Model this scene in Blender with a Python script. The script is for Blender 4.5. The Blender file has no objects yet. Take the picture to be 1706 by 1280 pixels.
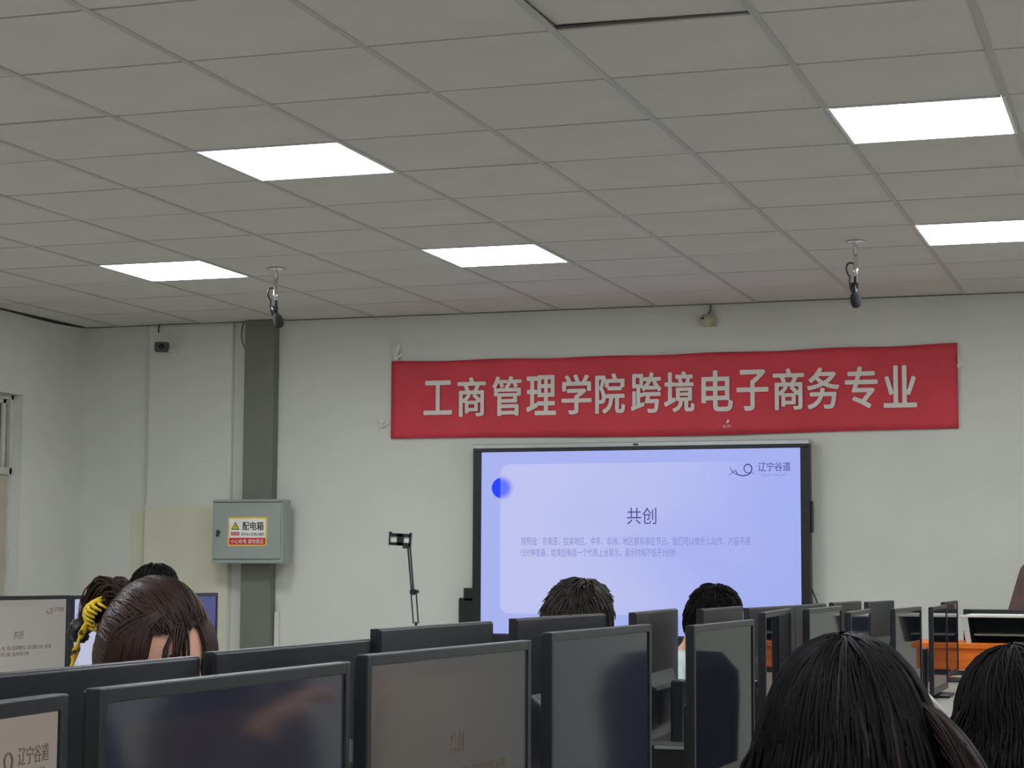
import bpy, bmesh, math, random
from mathutils import Vector, Matrix, noise
PI = math.pi
R = math.radians
sc = bpy.context.scene
COL = sc.collection
random.seed(7)

# ------------------------------------------------------------------ camera, world, exposure
cam_d = bpy.data.cameras.new('camera'); cam = bpy.data.objects.new('camera', cam_d); COL.objects.link(cam)
cr = Vector((0.94941895, 0.31397545, 0.00480346))
cdn = Vector((-0.02500852, 0.0908531, -0.99555024))
cf = Vector((-0.31301475, 0.94507414, 0.09410971))
m = Matrix((cr, -cdn, -cf)).transposed().to_4x4(); m.translation = Vector((0, 0, 1.2151))
cam.matrix_world = m
cam_d.sensor_width = 36.0; cam_d.lens = 3318.6 / 1706 * 36.0
cam_d.clip_start = 0.05
sc.camera = cam
w = bpy.data.worlds.new('world'); sc.world = w; w.use_nodes = True
w.node_tree.nodes['Background'].inputs[0].default_value = (0.5, 0.55, 0.6, 1)
w.node_tree.nodes['Background'].inputs[1].default_value = 0.03
sc.view_settings.view_transform = 'Standard'; sc.view_settings.look = 'None'
sc.view_settings.gamma = 1; sc.view_settings.use_curve_mapping = False
sc.view_settings.exposure = 0.0
LAMP = 5.5            # radiance of the ceiling panels

# ------------------------------------------------------------------ materials
def lin(c):
    return tuple(((v/255)/12.92 if v/255 <= 0.04045 else ((v/255+0.055)/1.055)**2.4) for v in c)
class NT:
    def __init__(s, nt): s.nt = nt
    def n(s, t, **kw):
        o = s.nt.nodes.new(t)
        for k, v in kw.items(): setattr(o, k, v)
        return o
    def put(s, sock, v):
        if isinstance(v, bpy.types.NodeSocket): s.nt.links.new(v, sock)
        else: sock.default_value = v
    def math(s, op, a, b=0.0, clamp=False):
        o = s.n('ShaderNodeMath', operation=op); o.use_clamp = clamp
        s.put(o.inputs[0], a); s.put(o.inputs[1], b); return o.outputs[0]
    def mix(s, f, a, b):
        o = s.n('ShaderNodeMix', data_type='RGBA')
        s.put(o.inputs[0], f); s.put(o.inputs[6], a); s.put(o.inputs[7], b); return o.outputs[2]
    def smooth(s, v, lo, hi):
        o = s.n('ShaderNodeMapRange', interpolation_type='SMOOTHSTEP')
        s.put(o.inputs[0], v); o.inputs[1].default_value = lo; o.inputs[2].default_value = hi
        return o.outputs[0]
def c4(c): return (c[0], c[1], c[2], 1)
def mat(name, rgb, rough=0.6, metal=0.0, var=0.06, scale=6.0, bump=0.0, bscale=80.0, spec=0.5, emit=None, estr=0.0, stretch=None):
    mt = bpy.data.materials.new(name); mt.use_nodes = True
    t = NT(mt.node_tree); b = mt.node_tree.nodes['Principled BSDF']
    c = lin(rgb)
    tc = t.n('ShaderNodeTexCoord'); src = tc.outputs['Object']
    if stretch:
        mp = t.n('ShaderNodeMapping'); mp.inputs['Scale'].default_value = stretch
        t.put(mp.inputs[0], src); src = mp.outputs[0]
    nz = t.n('ShaderNodeTexNoise'); nz.inputs['Scale'].default_value = scale; nz.inputs['Detail'].default_value = 4
    t.put(nz.inputs['Vector'], src)
    f = t.smooth(nz.outputs['Fac'], 0.3, 0.7)
    col = t.mix(f, c4([x*(1-var) for x in c]), c4([min(1, x*(1+var)) for x in c]))
    t.put(b.inputs['Base Color'], col)
    b.inputs['Roughness'].default_value = rough; b.inputs['Metallic'].default_value = metal
    b.inputs['Specular IOR Level'].default_value = spec
    if bump:
        n2 = t.n('ShaderNodeTexNoise'); n2.inputs['Scale'].default_value = bscale; t.put(n2.inputs['Vector'], src)
        bp = t.n('ShaderNodeBump'); bp.inputs['Strength'].default_value = bump; bp.inputs['Distance'].default_value = 0.002
        t.put(bp.inputs['Height'], n2.outputs['Fac']); t.put(b.inputs['Normal'], bp.outputs[0])
    if emit:
        b.inputs['Emission Color'].default_value = c4(lin(emit)); b.inputs['Emission Strength'].default_value = estr
    return mt
M = {}
M['wall'] = mat('wall_paint', (205, 207, 198), 0.75, var=0.035, scale=1.6, bump=0.12, bscale=60)
M['cream'] = mat('cream_patch_paint', (204, 203, 182), 0.7, var=0.03, scale=3)
M['tile'] = mat('ceiling_tile', (203, 202, 194), 0.85, var=0.03, scale=2.2, bump=0.15, bscale=220)
M['joint'] = mat('dark_joint', (84, 84, 80), 0.8)
M['tbar'] = mat('ceiling_bar', (176, 176, 168), 0.5, var=0.03)
M['void'] = mat('dark_plenum', (34, 34, 32), 0.9)
M['floor'] = mat('speckled_floor', (168, 165, 156), 0.35, var=0.12, scale=30)
M['pane'] = mat('daylit_curtain', (200, 205, 210), 0.8, emit=(225, 232, 245), estr=1.3)
M['lamp'] = mat('lamp_diffuser', (240, 242, 246), 0.5, emit=(246, 249, 255), estr=LAMP*4.0)
M['lampframe'] = mat('lamp_frame', (225, 226, 226), 0.4)
M['chrome'] = mat('chrome', (225, 225, 222), 0.14, 1.0, var=0.02)
M['black'] = mat('black_plastic', (20, 20, 23), 0.38, var=0.08)
M['bezel'] = mat('bezel_plastic', (27, 29, 34), 0.35, var=0.06, bump=0.1, bscale=400)
M['back'] = mat('monitor_back_plastic', (33, 35, 41), 0.3, var=0.08, bump=0.15, bscale=500)
M['foam'] = mat('foam', (40, 40, 40), 0.95, var=0.15, scale=200, bump=0.6, bscale=500)
M['boxgrey'] = mat('cabinet_enamel', (150, 158, 153), 0.42, var=0.025, scale=4)
M['trunk'] = mat('grey_duct_paint', (112, 113, 105), 0.6, var=0.04, scale=5)
M['red'] = mat('banner_cloth', (202, 58, 70), 0.7, var=0.07, scale=3, bump=0.3, bscale=30)
M['letter'] = mat('banner_letter_paper', (216, 210, 202), 0.6, var=0.03)
M['tape'] = mat('clear_tape', (215, 215, 205), 0.3, var=0.05)
M['doorpaint'] = mat('cream_door_paint', (176, 171, 152), 0.5, var=0.03)
M['frame'] = mat('window_frame', (190, 190, 182), 0.5)
M['glass'] = mat('dark_glass', (78, 84, 80), 0.08, var=0.1, scale=3)
M['silver'] = mat('silver_edge', (176, 180, 180), 0.28, 0.6, var=0.03, stretch=(1, 30, 30))
M['white'] = mat('white_plastic', (214, 214, 206), 0.45)
M['ivory'] = mat('ivory_plastic', (170, 170, 140), 0.5)
M['orange'] = mat('orange_wood', (224, 112, 14), 0.4, var=0.14, scale=4, stretch=(0.6, 6, 9))
M['desk'] = mat('desk_laminate', (150, 146, 138), 0.42, var=0.06, scale=5)
M['dkmetal'] = mat('dark_metal', (58, 60, 62), 0.45, 0.3)
M['hairblack'] = mat('black_hair', (11, 10, 11), 0.55, var=0.3, scale=30, spec=0.13)
M['hairbrown'] = mat('brown_hair', (46, 27, 23), 0.45, var=0.35, scale=26, spec=0.28)
M['hairdark'] = mat('dark_brown_hair', (46, 38, 36), 0.5, var=0.3, scale=30, spec=0.4)
M['hairtip'] = mat('brown_hair_tips', (34, 24, 21), 0.5, var=0.3, scale=30, spec=0.2)
M['skin'] = mat('skin', (205, 155, 128), 0.5, var=0.05, scale=14, bump=0.1, bscale=300)
M['eye'] = mat('eye_white', (225, 220, 212), 0.2)
M['iris'] = mat('iris_dark', (38, 26, 20), 0.15)
M['lips'] = mat('lips', (168, 92, 84), 0.45)
M['shirtwhite'] = mat('pale_mint_shirt', (205, 218, 208), 0.8, var=0.04, scale=10, bump=0.4, bscale=25)
M['shirtblack'] = mat('black_jacket', (24, 24, 28), 0.8, var=0.1, bump=0.4, bscale=25)
M['shirtgrey'] = mat('grey_jacket', (92, 94, 98), 0.8, var=0.1, bump=0.4, bscale=25)
M['shirtbrown'] = mat('brown_jacket', (84, 64, 62), 0.85, var=0.22, scale=9, bump=0.5, bscale=25)
M['jacketcloth'] = mat('jacket_cloth', (60, 62, 72), 0.9, var=0.1)
M['trousers'] = mat('dark_trousers', (36, 38, 48), 0.85, var=0.1)
M['shoe'] = mat('shoe', (30, 30, 32), 0.5)
M['yellow'] = mat('yellow_clip_plastic', (222, 188, 30), 0.35, var=0.1)
M['txtdark'] = mat('slide_ink', (62, 56, 120), 0.6, emit=(70, 62, 138), estr=0.6)
M['txtsoft'] = mat('slide_small_ink', (110, 110, 165), 0.6, emit=(118, 118, 178), estr=0.75)
M['txtbrown'] = mat('slide_brown_ink', (84, 72, 58), 0.6, emit=(84, 74, 64), estr=0.35)
M['ink'] = mat('black_print', (28, 28, 28), 0.6)
M['inkred'] = mat('red_print', (190, 36, 34), 0.55)
M['inkpink'] = mat('pale_print', (240, 214, 206), 0.55)
M['stwhite'] = mat('sticker_white', (232, 230, 226), 0.5)
M['styellow'] = mat('sticker_yellow', (226, 196, 84), 0.5)
M['inkyellow'] = mat('sign_yellow', (224, 218, 30), 0.5)

def leopard():
    mt = bpy.data.materials.new('yellow_spotted_cloth'); mt.use_nodes = True
    t = NT(mt.node_tree); b = mt.node_tree.nodes['Principled BSDF']
    tc = t.n('ShaderNodeTexCoord'); nz = t.n('ShaderNodeTexNoise'); nz.inputs['Scale'].default_value = 70
    t.put(nz.inputs['Vector'], tc.outputs['Object'])
    f = t.smooth(nz.outputs['Fac'], 0.52, 0.6)
    t.put(b.inputs['Base Color'], t.mix(f, c4(lin((215, 180, 30))), c4(lin((70, 52, 22)))))
    b.inputs['Roughness'].default_value = 0.6
    return mt
M['spotted'] = leopard()

def slide_mat(name, left, card, right, dot, k, rough=0.12, spec=0.28):
    """screen that shows the lecture slide: a card with a blue dot on a pale gradient; k = brightness"""
    mt = bpy.data.materials.new(name); mt.use_nodes = True
    t = NT(mt.node_tree); b = mt.node_tree.nodes['Principled BSDF']
    uv = t.n('ShaderNodeTexCoord').outputs['UV']
    sp = t.n('ShaderNodeSeparateXYZ'); t.put(sp.inputs[0], uv)
    u = sp.outputs[0]; v = sp.outputs[1]
    x = t.math('MULTIPLY', u, 1.7778)
    nz = t.n('ShaderNodeTexNoise'); nz.inputs['Scale'].default_value = 1.7; t.put(nz.inputs['Vector'], uv)
    wob = t.math('MULTIPLY', t.math('SUBTRACT', nz.outputs['Fac'], 0.5), 0.7)
    g = t.smooth(t.math('ADD', u, wob), 0.15, 1.0)
    base = t.mix(t.smooth(u, 0.0, 1.0), c4(lin(left)), c4(lin(right)))
    cardc = t.mix(g, c4(lin(card)), c4(lin(right)))
    r = 0.05
    dx = t.math('MAXIMUM', t.math('SUBTRACT', t.math('ABSOLUTE', t.math('SUBTRACT', x, 0.925)), 0.815-r), 0.0)
    dy = t.math('MAXIMUM', t.math('SUBTRACT', t.math('ABSOLUTE', t.math('SUBTRACT', v, 0.52)), 0.41-r), 0.0)
    d = t.math('SUBTRACT', t.math('SQRT', t.math('ADD', t.math('MULTIPLY', dx, dx), t.math('MULTIPLY', dy, dy))), r)
    incard = t.math('SUBTRACT', 1.0, t.smooth(d, -0.003, 0.003))
    ddx = t.math('SUBTRACT', x, 0.117); ddy = t.math('SUBTRACT', v, 0.80)
    dd = t.math('SQRT', t.math('ADD', t.math('MULTIPLY', ddx, ddx), t.math('MULTIPLY', ddy, ddy)))
    sharp = t.math('SUBTRACT', 1.0, t.smooth(dd, 0.055, 0.059))
    blur = t.math('MULTIPLY', t.math('SUBTRACT', 1.0, t.smooth(dd, 0.03, 0.078)), 0.75)
    outc = t.mix(sharp, base, c4(lin(dot)))
    inc = t.mix(blur, cardc, c4(lin(dot)))
    col = t.mix(incard, outc, inc)
    b.inputs['Base Color'].default_value = (0.006, 0.006, 0.008, 1)
    b.inputs['Roughness'].default_value = rough
    b.inputs['Specular IOR Level'].default_value = spec
    t.put(b.inputs['Emission Color'], col); b.inputs['Emission Strength'].default_value = k
    return mt
M['slide_big'] = slide_mat('display_slide', (166, 176, 236), (188, 193, 238), (160, 173, 238), (20, 60, 250), 1.0, 0.25)
M['slide_beige'] = slide_mat('monitor_slide_beige', (138, 128, 120), (140, 131, 122), (128, 120, 112), (110, 105, 120), 1.0)
M['slide_dim'] = slide_mat('monitor_slide_dim', (80, 74, 72), (82, 76, 72), (60, 58, 60), (72, 68, 70), 0.75, 0.14, 0.4)
M['slide_dark'] = slide_mat('monitor_slide_dark', (38, 40, 54), (48, 46, 52), (46, 46, 58), (38, 40, 54), 0.7, 0.09, 0.75)
M['slide_lav'] = slide_mat('monitor_slide_lavender', (176, 178, 208), (186, 188, 214), (170, 174, 206), (90, 100, 200), 1.0)
M['slide_far'] = slide_mat('monitor_slide_greige', (136, 132, 126), (140, 136, 130), (130, 127, 122), (120, 118, 130), 1.0)
M['slide_blue'] = slide_mat('monitor_slide_blue', (70, 72, 122), (72, 74, 124), (66, 68, 116), (50, 60, 140), 0.9)
M['screen_off'] = slide_mat('monitor_screen_off', (30, 32, 44), (30, 32, 44), (26, 28, 40), (30, 32, 44), 0.7, 0.07)
M['screen_off2'] = slide_mat('monitor_screen_off_clear', (20, 22, 28), (20, 22, 28), (18, 20, 26), (20, 22, 28), 0.3, 0.03, 0.12)

# ------------------------------------------------------------------ geometry helpers
def obj(name, bm, m_, parent=None, smooth=False):
    me = bpy.data.meshes.new(name)
    bm.normal_update(); bm.to_mesh(me); bm.free()
    me.materials.append(m_ if not isinstance(m_, str) else M[m_])
    if smooth:
        for p in me.polygons: p.use_smooth = True
    o = bpy.data.objects.new(name, me); COL.objects.link(o)
    if parent is not None: o.parent = parent
    return o
def thing(name, label, cat, loc=(0, 0, 0), rz=0.0, group=None):
    o = bpy.data.objects.new(name, None); COL.objects.link(o)
    o.empty_display_size = 0.1
    o.location = loc; o.rotation_euler = (0, 0, rz)
    o['label'] = label; o['category'] = cat
    if group: o['group'] = group
    return o
def tag(o, label, cat, group=None, kind=None):
    o['label'] = label; o['category'] = cat
    if group: o['group'] = group
    if kind: o['kind'] = kind
    return o
def struct(o): o['kind'] = 'structure'; return o
def bx(bm, a, b, bevel=0.0, mtx=None):
    """axis-aligned box from corner a to corner b"""
    vs = [bm.verts.new((x, y, z)) for x in (a[0], b[0]) for y in (a[1], b[1]) for z in (a[2], b[2])]
    fs = [(0, 1, 3, 2), (4, 6, 7, 5), (0, 4, 5, 1), (2, 3, 7, 6), (0, 2, 6, 4), (1, 5, 7, 3)]
    faces = [bm.faces.new([vs[i] for i in f]) for f in fs]
    if bevel > 0:
        es = list({e for f in faces for e in f.edges})
        r = bmesh.ops.bevel(bm, geom=es, offset=bevel, segments=2, affect='EDGES', profile=0.5)
        vs = list({v for v in r['verts']} | {v for v in vs if v.is_valid})
    if mtx is not None:
        for v in vs:
            if v.is_valid: v.co = mtx @ v.co
    return bm
def box(name, a, b, m_, parent=None, bevel=0.0):
    bm = bmesh.new(); bx(bm, a, b, bevel); bmesh.ops.recalc_face_normals(bm, faces=bm.faces)
    return obj(name, bm, m_, parent)
def ring_loft(bm, rings, close=True, cap=True):
    prev = None; first = None
    for rg in rings:
        vs = [bm.verts.new(p) for p in rg]
        if prev:
            n = len(vs)
            for i in range(n if close else n-1):
                j = (i+1) % n
                bm.faces.new((prev[i], prev[j], vs[j], vs[i]))
        else: first = vs
        prev = vs
    if cap:
        try: bm.faces.new(list(reversed(first))); bm.faces.new(prev)
        except Exception: pass
def tube(bm, pts, rad, seg=8, cap=True):
    pts = [Vector(p) for p in pts]; n = len(pts)
    rr = rad if isinstance(rad, (list, tuple)) else [rad]*n
    up = Vector((0, 0, 1)); rings = []
    t0 = (pts[1]-pts[0]).normalized()
    if abs(t0.dot(up)) > 0.95: up = Vector((1, 0, 0))
    side = t0.cross(up).normalized()
    for i, p in enumerate(pts):
        t = (pts[min(i+1, n-1)]-pts[max(i-1, 0)]).normalized()
        side = (side - t*side.dot(t))
        side = side.normalized() if side.length > 1e-6 else t.orthogonal().normalized()
        b = t.cross(side)
        rings.append([p + (side*math.cos(2*PI*k/seg) + b*math.sin(2*PI*k/seg))*rr[i] for k in range(seg)])
    ring_loft(bm, rings, True, cap)
def lathe(bm, prof, seg=24, mtx=Matrix()):
    rings = [[mtx @ Vector((r*math.cos(2*PI*k/seg), r*math.sin(2*PI*k/seg), z)) for k in range(seg)] for r, z in prof]
    ring_loft(bm, rings)
def ellipsoid(bm, c, ax, seg=16, rings=10, mtx=Matrix()):
    rr = []
    for i in range(1, rings):
        th = PI*i/rings
        rr.append([mtx @ (Vector(c)+Vector((ax[0]*math.sin(th)*math.cos(2*PI*k/seg), ax[1]*math.sin(th)*math.sin(2*PI*k/seg), ax[2]*math.cos(th)))) for k in range(seg)])
    ring_loft(bm, rr)
def bez(p0, p1, p2, p3, n=10):
    p0, p1, p2, p3 = map(Vector, (p0, p1, p2, p3)); out = []
    for i in range(n+1):
        t = i/n; s = 1-t
        out.append(p0*s**3 + p1*3*s*s*t + p2*3*s*t*t + p3*t**3)
    return out
def frame_m(o, u, v):
    """matrix mapping (x,y,z) to origin + x*u + y*v + z*(u x v)"""
    u = Vector(u).normalized(); v = Vector(v).normalized(); n = u.cross(v)
    mm = Matrix((u, v, n)).transposed().to_4x4(); mm.translation = Vector(o); return mm
def text(name, s, h, m_, parent, mtx, width=None, bold=0.0, depth=0.0006, align='CENTER', thin=False, sx=1.0):
    """flat lettering mesh; h = character size; mtx puts the text plane; width squeezes it to an exact width"""
    cu = bpy.data.curves.new('t', 'FONT'); cu.body = s; cu.size = h
    cu.align_x = 'LEFT'; cu.align_y = 'BOTTOM_BASELINE'; cu.extrude = depth/2; cu.resolution_u = 3
    to = bpy.data.objects.new('t', cu); COL.objects.link(to)
    dg = bpy.context.evaluated_depsgraph_get(); dg.update()
    me = bpy.data.meshes.new_from_object(to.evaluated_get(dg))
    bpy.data.objects.remove(to); bpy.data.curves.remove(cu)
    xs = [v.co.x for v in me.vertices]; ys = [v.co.y for v in me.vertices]
    if not xs: return None
    x0, x1, y0, y1 = min(xs), max(xs), min(ys), max(ys)
    k = (width/(x1-x0)) if width else sx
    ky = h/(y1-y0) if thin else 1.0
    ax = {'CENTER': (x0+x1)/2, 'LEFT': x0}[align]; ay = (y0+y1)/2
    for v in me.vertices:
        v.co = mtx @ Vector(((v.co.x-ax)*k, (v.co.y-ay)*ky, v.co.z + depth/2))
    if bold:
        b = bmesh.new(); nrm = (mtx.to_3x3() @ Vector((0, 0, 1))).normalized(); ux = mtx.to_3x3() @ Vector((1, 0, 0)); uy = mtx.to_3x3() @ Vector((0, 1, 0))
        for q, (ox, oy) in enumerate(((0, 0), (1, 0), (-1, 0), (0, 0.7), (0, -0.7), (0.7, 0.5), (-0.7, 0.5), (0.7, -0.5), (-0.7, -0.5))):
            c_ = me.copy(); c_.transform(Matrix.Translation((ux*ox+uy*oy)*bold*h + nrm*0.00003*q)); b.from_mesh(c_); bpy.data.meshes.remove(c_)
        b.to_mesh(me); b.free()
    me.materials.clear(); me.materials.append(M[m_])
    me.name = name
    o = bpy.data.objects.new(name, me); COL.objects.link(o); o.parent = parent
    return o
def poly_plate(name, pts2, mtx, m_, parent, depth=0.0005):
    bm = bmesh.new()
    a = [bm.verts.new(mtx @ Vector((x, y, 0))) for x, y in pts2]; b = [bm.verts.new(mtx @ Vector((x, y, depth))) for x, y in pts2]
    n = len(a)
    bm.faces.new(b); bm.faces.new(list(reversed(a)))
    for i in range(n): bm.faces.new((a[i], a[(i+1) % n], b[(i+1) % n], b[i]))
    bmesh.ops.recalc_face_normals(bm, faces=bm.faces)
    return obj(name, bm, m_, parent)
def rrect(w, h, r, n=5):
    out = []
    for cx, cy, a0 in ((w/2-r, h/2-r, 0), (-w/2+r, h/2-r, 90), (-w/2+r, -h/2+r, 180), (w/2-r, -h/2+r, 270)):
        for i in range(n+1):
            a = R(a0+90*i/n); out.append((cx+r*math.cos(a), cy+r*math.sin(a)))
    return out

# ------------------------------------------------------------------ room
FW = 11.458; XL = -6.75; XR = 2.80; YB = -3.4; ZC = 2.8; TOP = 3.05
cx = lambda c: (c - 5.81807915)*0.6
ry = lambda r: (r + 8.12533940)*0.6
struct(box('floor', (XL-0.2, YB-0.2, -0.12), (XR+0.2, FW+0.2, 0), 'floor'))
wf = struct(box('wall_front', (XL-0.2, FW, 0), (XR+0.2, FW+0.2, TOP), 'wall'))
struct(box('wall_back', (XL-0.2, YB-0.2, 0), (XR+0.2, YB, TOP), 'wall'))
WN = [(1.2, 3.0), (4.4, 6.2), (7.8, 9.6)]
bm = bmesh.new(); bx(bm, (XR, YB, 0), (XR+0.2, FW, 0.95)); bx(bm, (XR, YB, 2.45), (XR+0.2, FW, TOP))
for a, b_ in zip([YB]+[w_[1] for w_ in WN], [w_[0] for w_ in WN]+[FW]): bx(bm, (XR, a, 0.95), (XR+0.2, b_, 2.45))
struct(obj('wall_right', bm, 'wall'))
for i, (a, b_) in enumerate(WN):
    wd = bpy.data.objects.new('window_%d' % (i+1), None); COL.objects.link(wd); wd.location = (XR+0.1, (a+b_)/2, 0.95); struct(wd); L = (b_-a)/2
    bm = bmesh.new()
    for y in (-L, -0.03, L-0.06): bx(bm, (-0.03, y, 0), (0.03, y+0.06, 1.5), 0.003)
    for z in (0, 0.98, 1.44): bx(bm, (-0.029, -L, z), (0.029, L, z+0.06), 0.003)
    obj('window_frame', bm, 'frame', wd)
    box('pane', (-0.006, -L+0.06, 0.06), (0.006, -0.03, 1.44), 'pane', wd); box('pane', (-0.006, 0.03, 0.06), (0.006, L-0.06, 1.44), 'pane', wd)
# left wall with the door opening near the front corner
DY0, DY1, DZ = 9.80, 10.735, 2.295
bm = bmesh.new()
bx(bm, (XL-0.2, YB, 0), (XL, DY0, TOP)); bx(bm, (XL-0.2, DY1, 0), (XL, FW, TOP)); bx(bm, (XL-0.2, DY0, DZ), (XL, DY1, TOP))
struct(obj('wall_left', bm, 'wall'))
# shallow pier on the front wall
struct(box('trim_1', (-6.27, FW-0.035, 0), (-5.66, FW+0.03, ZC), 'wall', bevel=0.022))
# door
d = bpy.data.objects.new('door_1', None); COL.objects.link(d); d.location = (XL-0.10, (DY0+DY1)/2, 0); struct(d)
hw = (DY1-DY0)/2
bm = bmesh.new()
for s in (-1, 1): bx(bm, (-0.035, s*hw-0.03*(s > 0)-0.0*(s < 0), 0), (0.035, s*hw+0.03*(s < 0), DZ), 0.003)
bx(bm, (-0.035, -hw, DZ-0.03), (0.035, hw, DZ), 0.003); bx(bm, (-0.035, -hw, 1.80), (0.035, hw, 1.845), 0.003)
obj('door_frame', bm, 'frame', d)
pn = box('door_panel', (-0.02, -hw+0.03, 0.01), (0.02, hw-0.03, 1.80), 'doorpaint', d, 0.003)
box('panel_moulding', (0.02, -hw+0.15, 0.2), (0.027, hw-0.15, 0.85), 'doorpaint', pn, 0.003)
box('panel_moulding', (0.02, -hw+0.15, 1.0), (0.027, hw-0.15, 1.68), 'doorpaint', pn, 0.003)
bm = bmesh.new(); tube(bm, [(0.02, -hw+0.09, 1.02), (0.07, -hw+0.09, 1.02), (0.07, -hw+0.2, 1.02)], 0.01)
obj('handle', bm, 'chrome', pn)
box('transom_pane', (-0.006, -hw+0.03, 1.845), (0.006, hw-0.03, DZ-0.03), 'glass', d)
bm = bmesh.new()
for yy in (hw-0.075, 0.0): bx(bm, (-0.02, yy-0.018, 1.845), (0.02, yy+0.018, DZ-0.03), 0.002)
bx(bm, (-0.02, -hw+0.03, 2.24), (0.02, hw-0.03, DZ-0.03), 0.002)
obj('transom_frame', bm, 'frame', d)
# cream painted panel that wraps the pier
bm = bmesh.new()
bx(bm, (-6.385, FW-0.004, 0.0), (-6.272, FW, 1.60)); bx(bm, (-6.262, FW-0.038, 0.0), (-5.668, FW-0.034, 1.63)); bx(bm, (-6.273, FW-0.03, 0.0), (-6.268, FW, 1.60))
cp = obj('trim_2', bm, 'cream'); struct(cp)

# ------------------------------------------------------------------ ceiling: slab above, bars, tiles one by one, lamps
cl = struct(box('ceiling', (XL-0.2, YB-0.2, TOP), (XR+0.2, FW+0.2, TOP+0.1), 'void'))
bm = bmesh.new()
C0, C1, R0, R1 = -5, 10, 0, 11
for c in range(C0, C1+1):
    if cx(c) < XR-0.02:
        bx(bm, (cx(c)-0.011, YB, ZC-0.003), (cx(c)+0.011, FW-0.001, ZC+0.004)); bx(bm, (cx(c)-0.001, YB, ZC+0.004), (cx(c)+0.001, FW-0.001, ZC+0.04))
rb = obj('main_bar', bm, 'tbar', cl); rb['kind'] = 'stuff'
bm = bmesh.new()
yend = FW-0.003
for r in range(-19, 11):
    y = ry(r)
    if y > YB+0.02: bx(bm, (XL+0.03, y-0.011, ZC+0.006), (XR-0.002, y+0.011, ZC+0.0095))
cb = obj('cross_bar', bm, 'joint', cl); cb['kind'] = 'stuff'
lampset = {(-3, 7), (0, 3), (0, 7), (4, 3), (4, 7), (8, 3), (8, 7), (-4, 3)} | {(c, r) for c in (-3, 0, 4, 8) for r in (-2, -6, -10)}
def tile_mesh(w_, l_):
    b_ = bmesh.new(); g = 0.005
    bx(b_, (g+0.004, g+0.002, 0), (w_-g-0.004, l_-g-0.002, 0.010)); return b_
shared = None
rest = bmesh.new()
for r in range(-19, 11):
    for c in range(-6, 11):
        x0 = XL+0.012 if c == -6 else cx(c); x1 = min(cx(c+1), XR-0.002)
        y0 = max(ry(r), YB+0.002); y1 = ry(r+1) if r < 10 else yend
        if x1-x0 < 0.03 or y1-y0 < 0.03 or x0 > XR or ry(r+1) < YB: continue
        if (c, r) in lampset: continue
        near = ry(r) > 2.6 and c <= 6 and (cx(c) > -0.9*ry(r)-0.9) and cx(c) < 0.2*ry(r)
        if not near:
            bx(rest, (x0+0.009, y0+0.005, ZC), (x1-0.009, y1-0.005, ZC+0.01)); continue
        full = abs(x1-x0-0.6) < 0.001 and abs(y1-y0-0.6) < 0.001
        if full:
            if shared is None:
                o = obj('ceiling_tile', tile_mesh(0.6, 0.6), 'tile', cl); shared = o.data
            else:
                o = bpy.data.objects.new('ceiling_tile', shared); COL.objects.link(o); o.parent = cl
        else: o = obj('ceiling_tile', tile_mesh(x1-x0, y1-y0), 'tile', cl)
        dz = random.uniform(0, 0.0012)
        o.location = (x0, y0, ZC+dz)
        if (c, r) == (3, 0): o.rotation_euler = (R(0.85), R(0.7), 0); o.location.z = ZC+0.006
        elif c == -6: o.location.x = x0+0.004
        else: o.rotation_euler = (R(random.uniform(-0.06, 0.06)), R(random.uniform(-0.08, 0.08)), 0)
ro = obj('ceiling_tiles_beyond', rest, 'tile', cl); ro['kind'] = 'stuff'
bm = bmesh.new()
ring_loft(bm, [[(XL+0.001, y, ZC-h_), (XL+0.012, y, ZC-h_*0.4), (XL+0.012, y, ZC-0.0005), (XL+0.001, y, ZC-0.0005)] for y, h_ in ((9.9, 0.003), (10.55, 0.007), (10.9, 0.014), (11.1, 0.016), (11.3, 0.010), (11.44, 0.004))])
bmesh.ops.recalc_face_normals(bm, faces=bm.faces); obj('gap_shade_strip', bm, 'void', cl)  # solid dark strip, its colour stands for the shade in the gap along the left wall
# wall angle along the front
bm = bmesh.new(); bx(bm, (XL+0.02, FW-0.02, ZC-0.004), (XR, FW-0.0005, ZC-0.001)); obj('edge_angle', bm, 'trunk', cl)

lampnames = {(0, 3): 'large glowing ceiling panel nearest the top left of the room', (0, 7): 'glowing ceiling panel above the middle of the red banner, in the far row',
             (-3, 7): 'smallest glowing ceiling panel at far left, before the hanging left microphone', (4, 3): 'large glowing ceiling panel at upper right of the picture',
             (4, 7): 'glowing ceiling panel at the right edge, behind the right hanging microphone'}
def lamp(c, r):
    lab = lampnames.get((c, r), 'glowing square ceiling panel out of view behind or beside the seats')
    t = thing('ceiling_lamp', lab, 'ceiling light', (cx(c)+0.3, ry(r)+0.3, ZC), 0, 'square ceiling panel lights')
    b = bmesh.new()
    for s in (-1, 1):
        bx(b, (s*0.292-0.006, -0.297, -0.004), (s*0.292+0.006, 0.297, 0.012)); bx(b, (-0.285, s*0.291-0.006, -0.004), (0.285, s*0.291+0.006, 0.012))
    obj('frame', b, 'lampframe', t)
    box('diffuser', (-0.286, -0.285, -0.002), (0.286, 0.285, 0.004), 'lamp', t)
for c, r in sorted(lampset):
    lamp(c, r)

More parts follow.
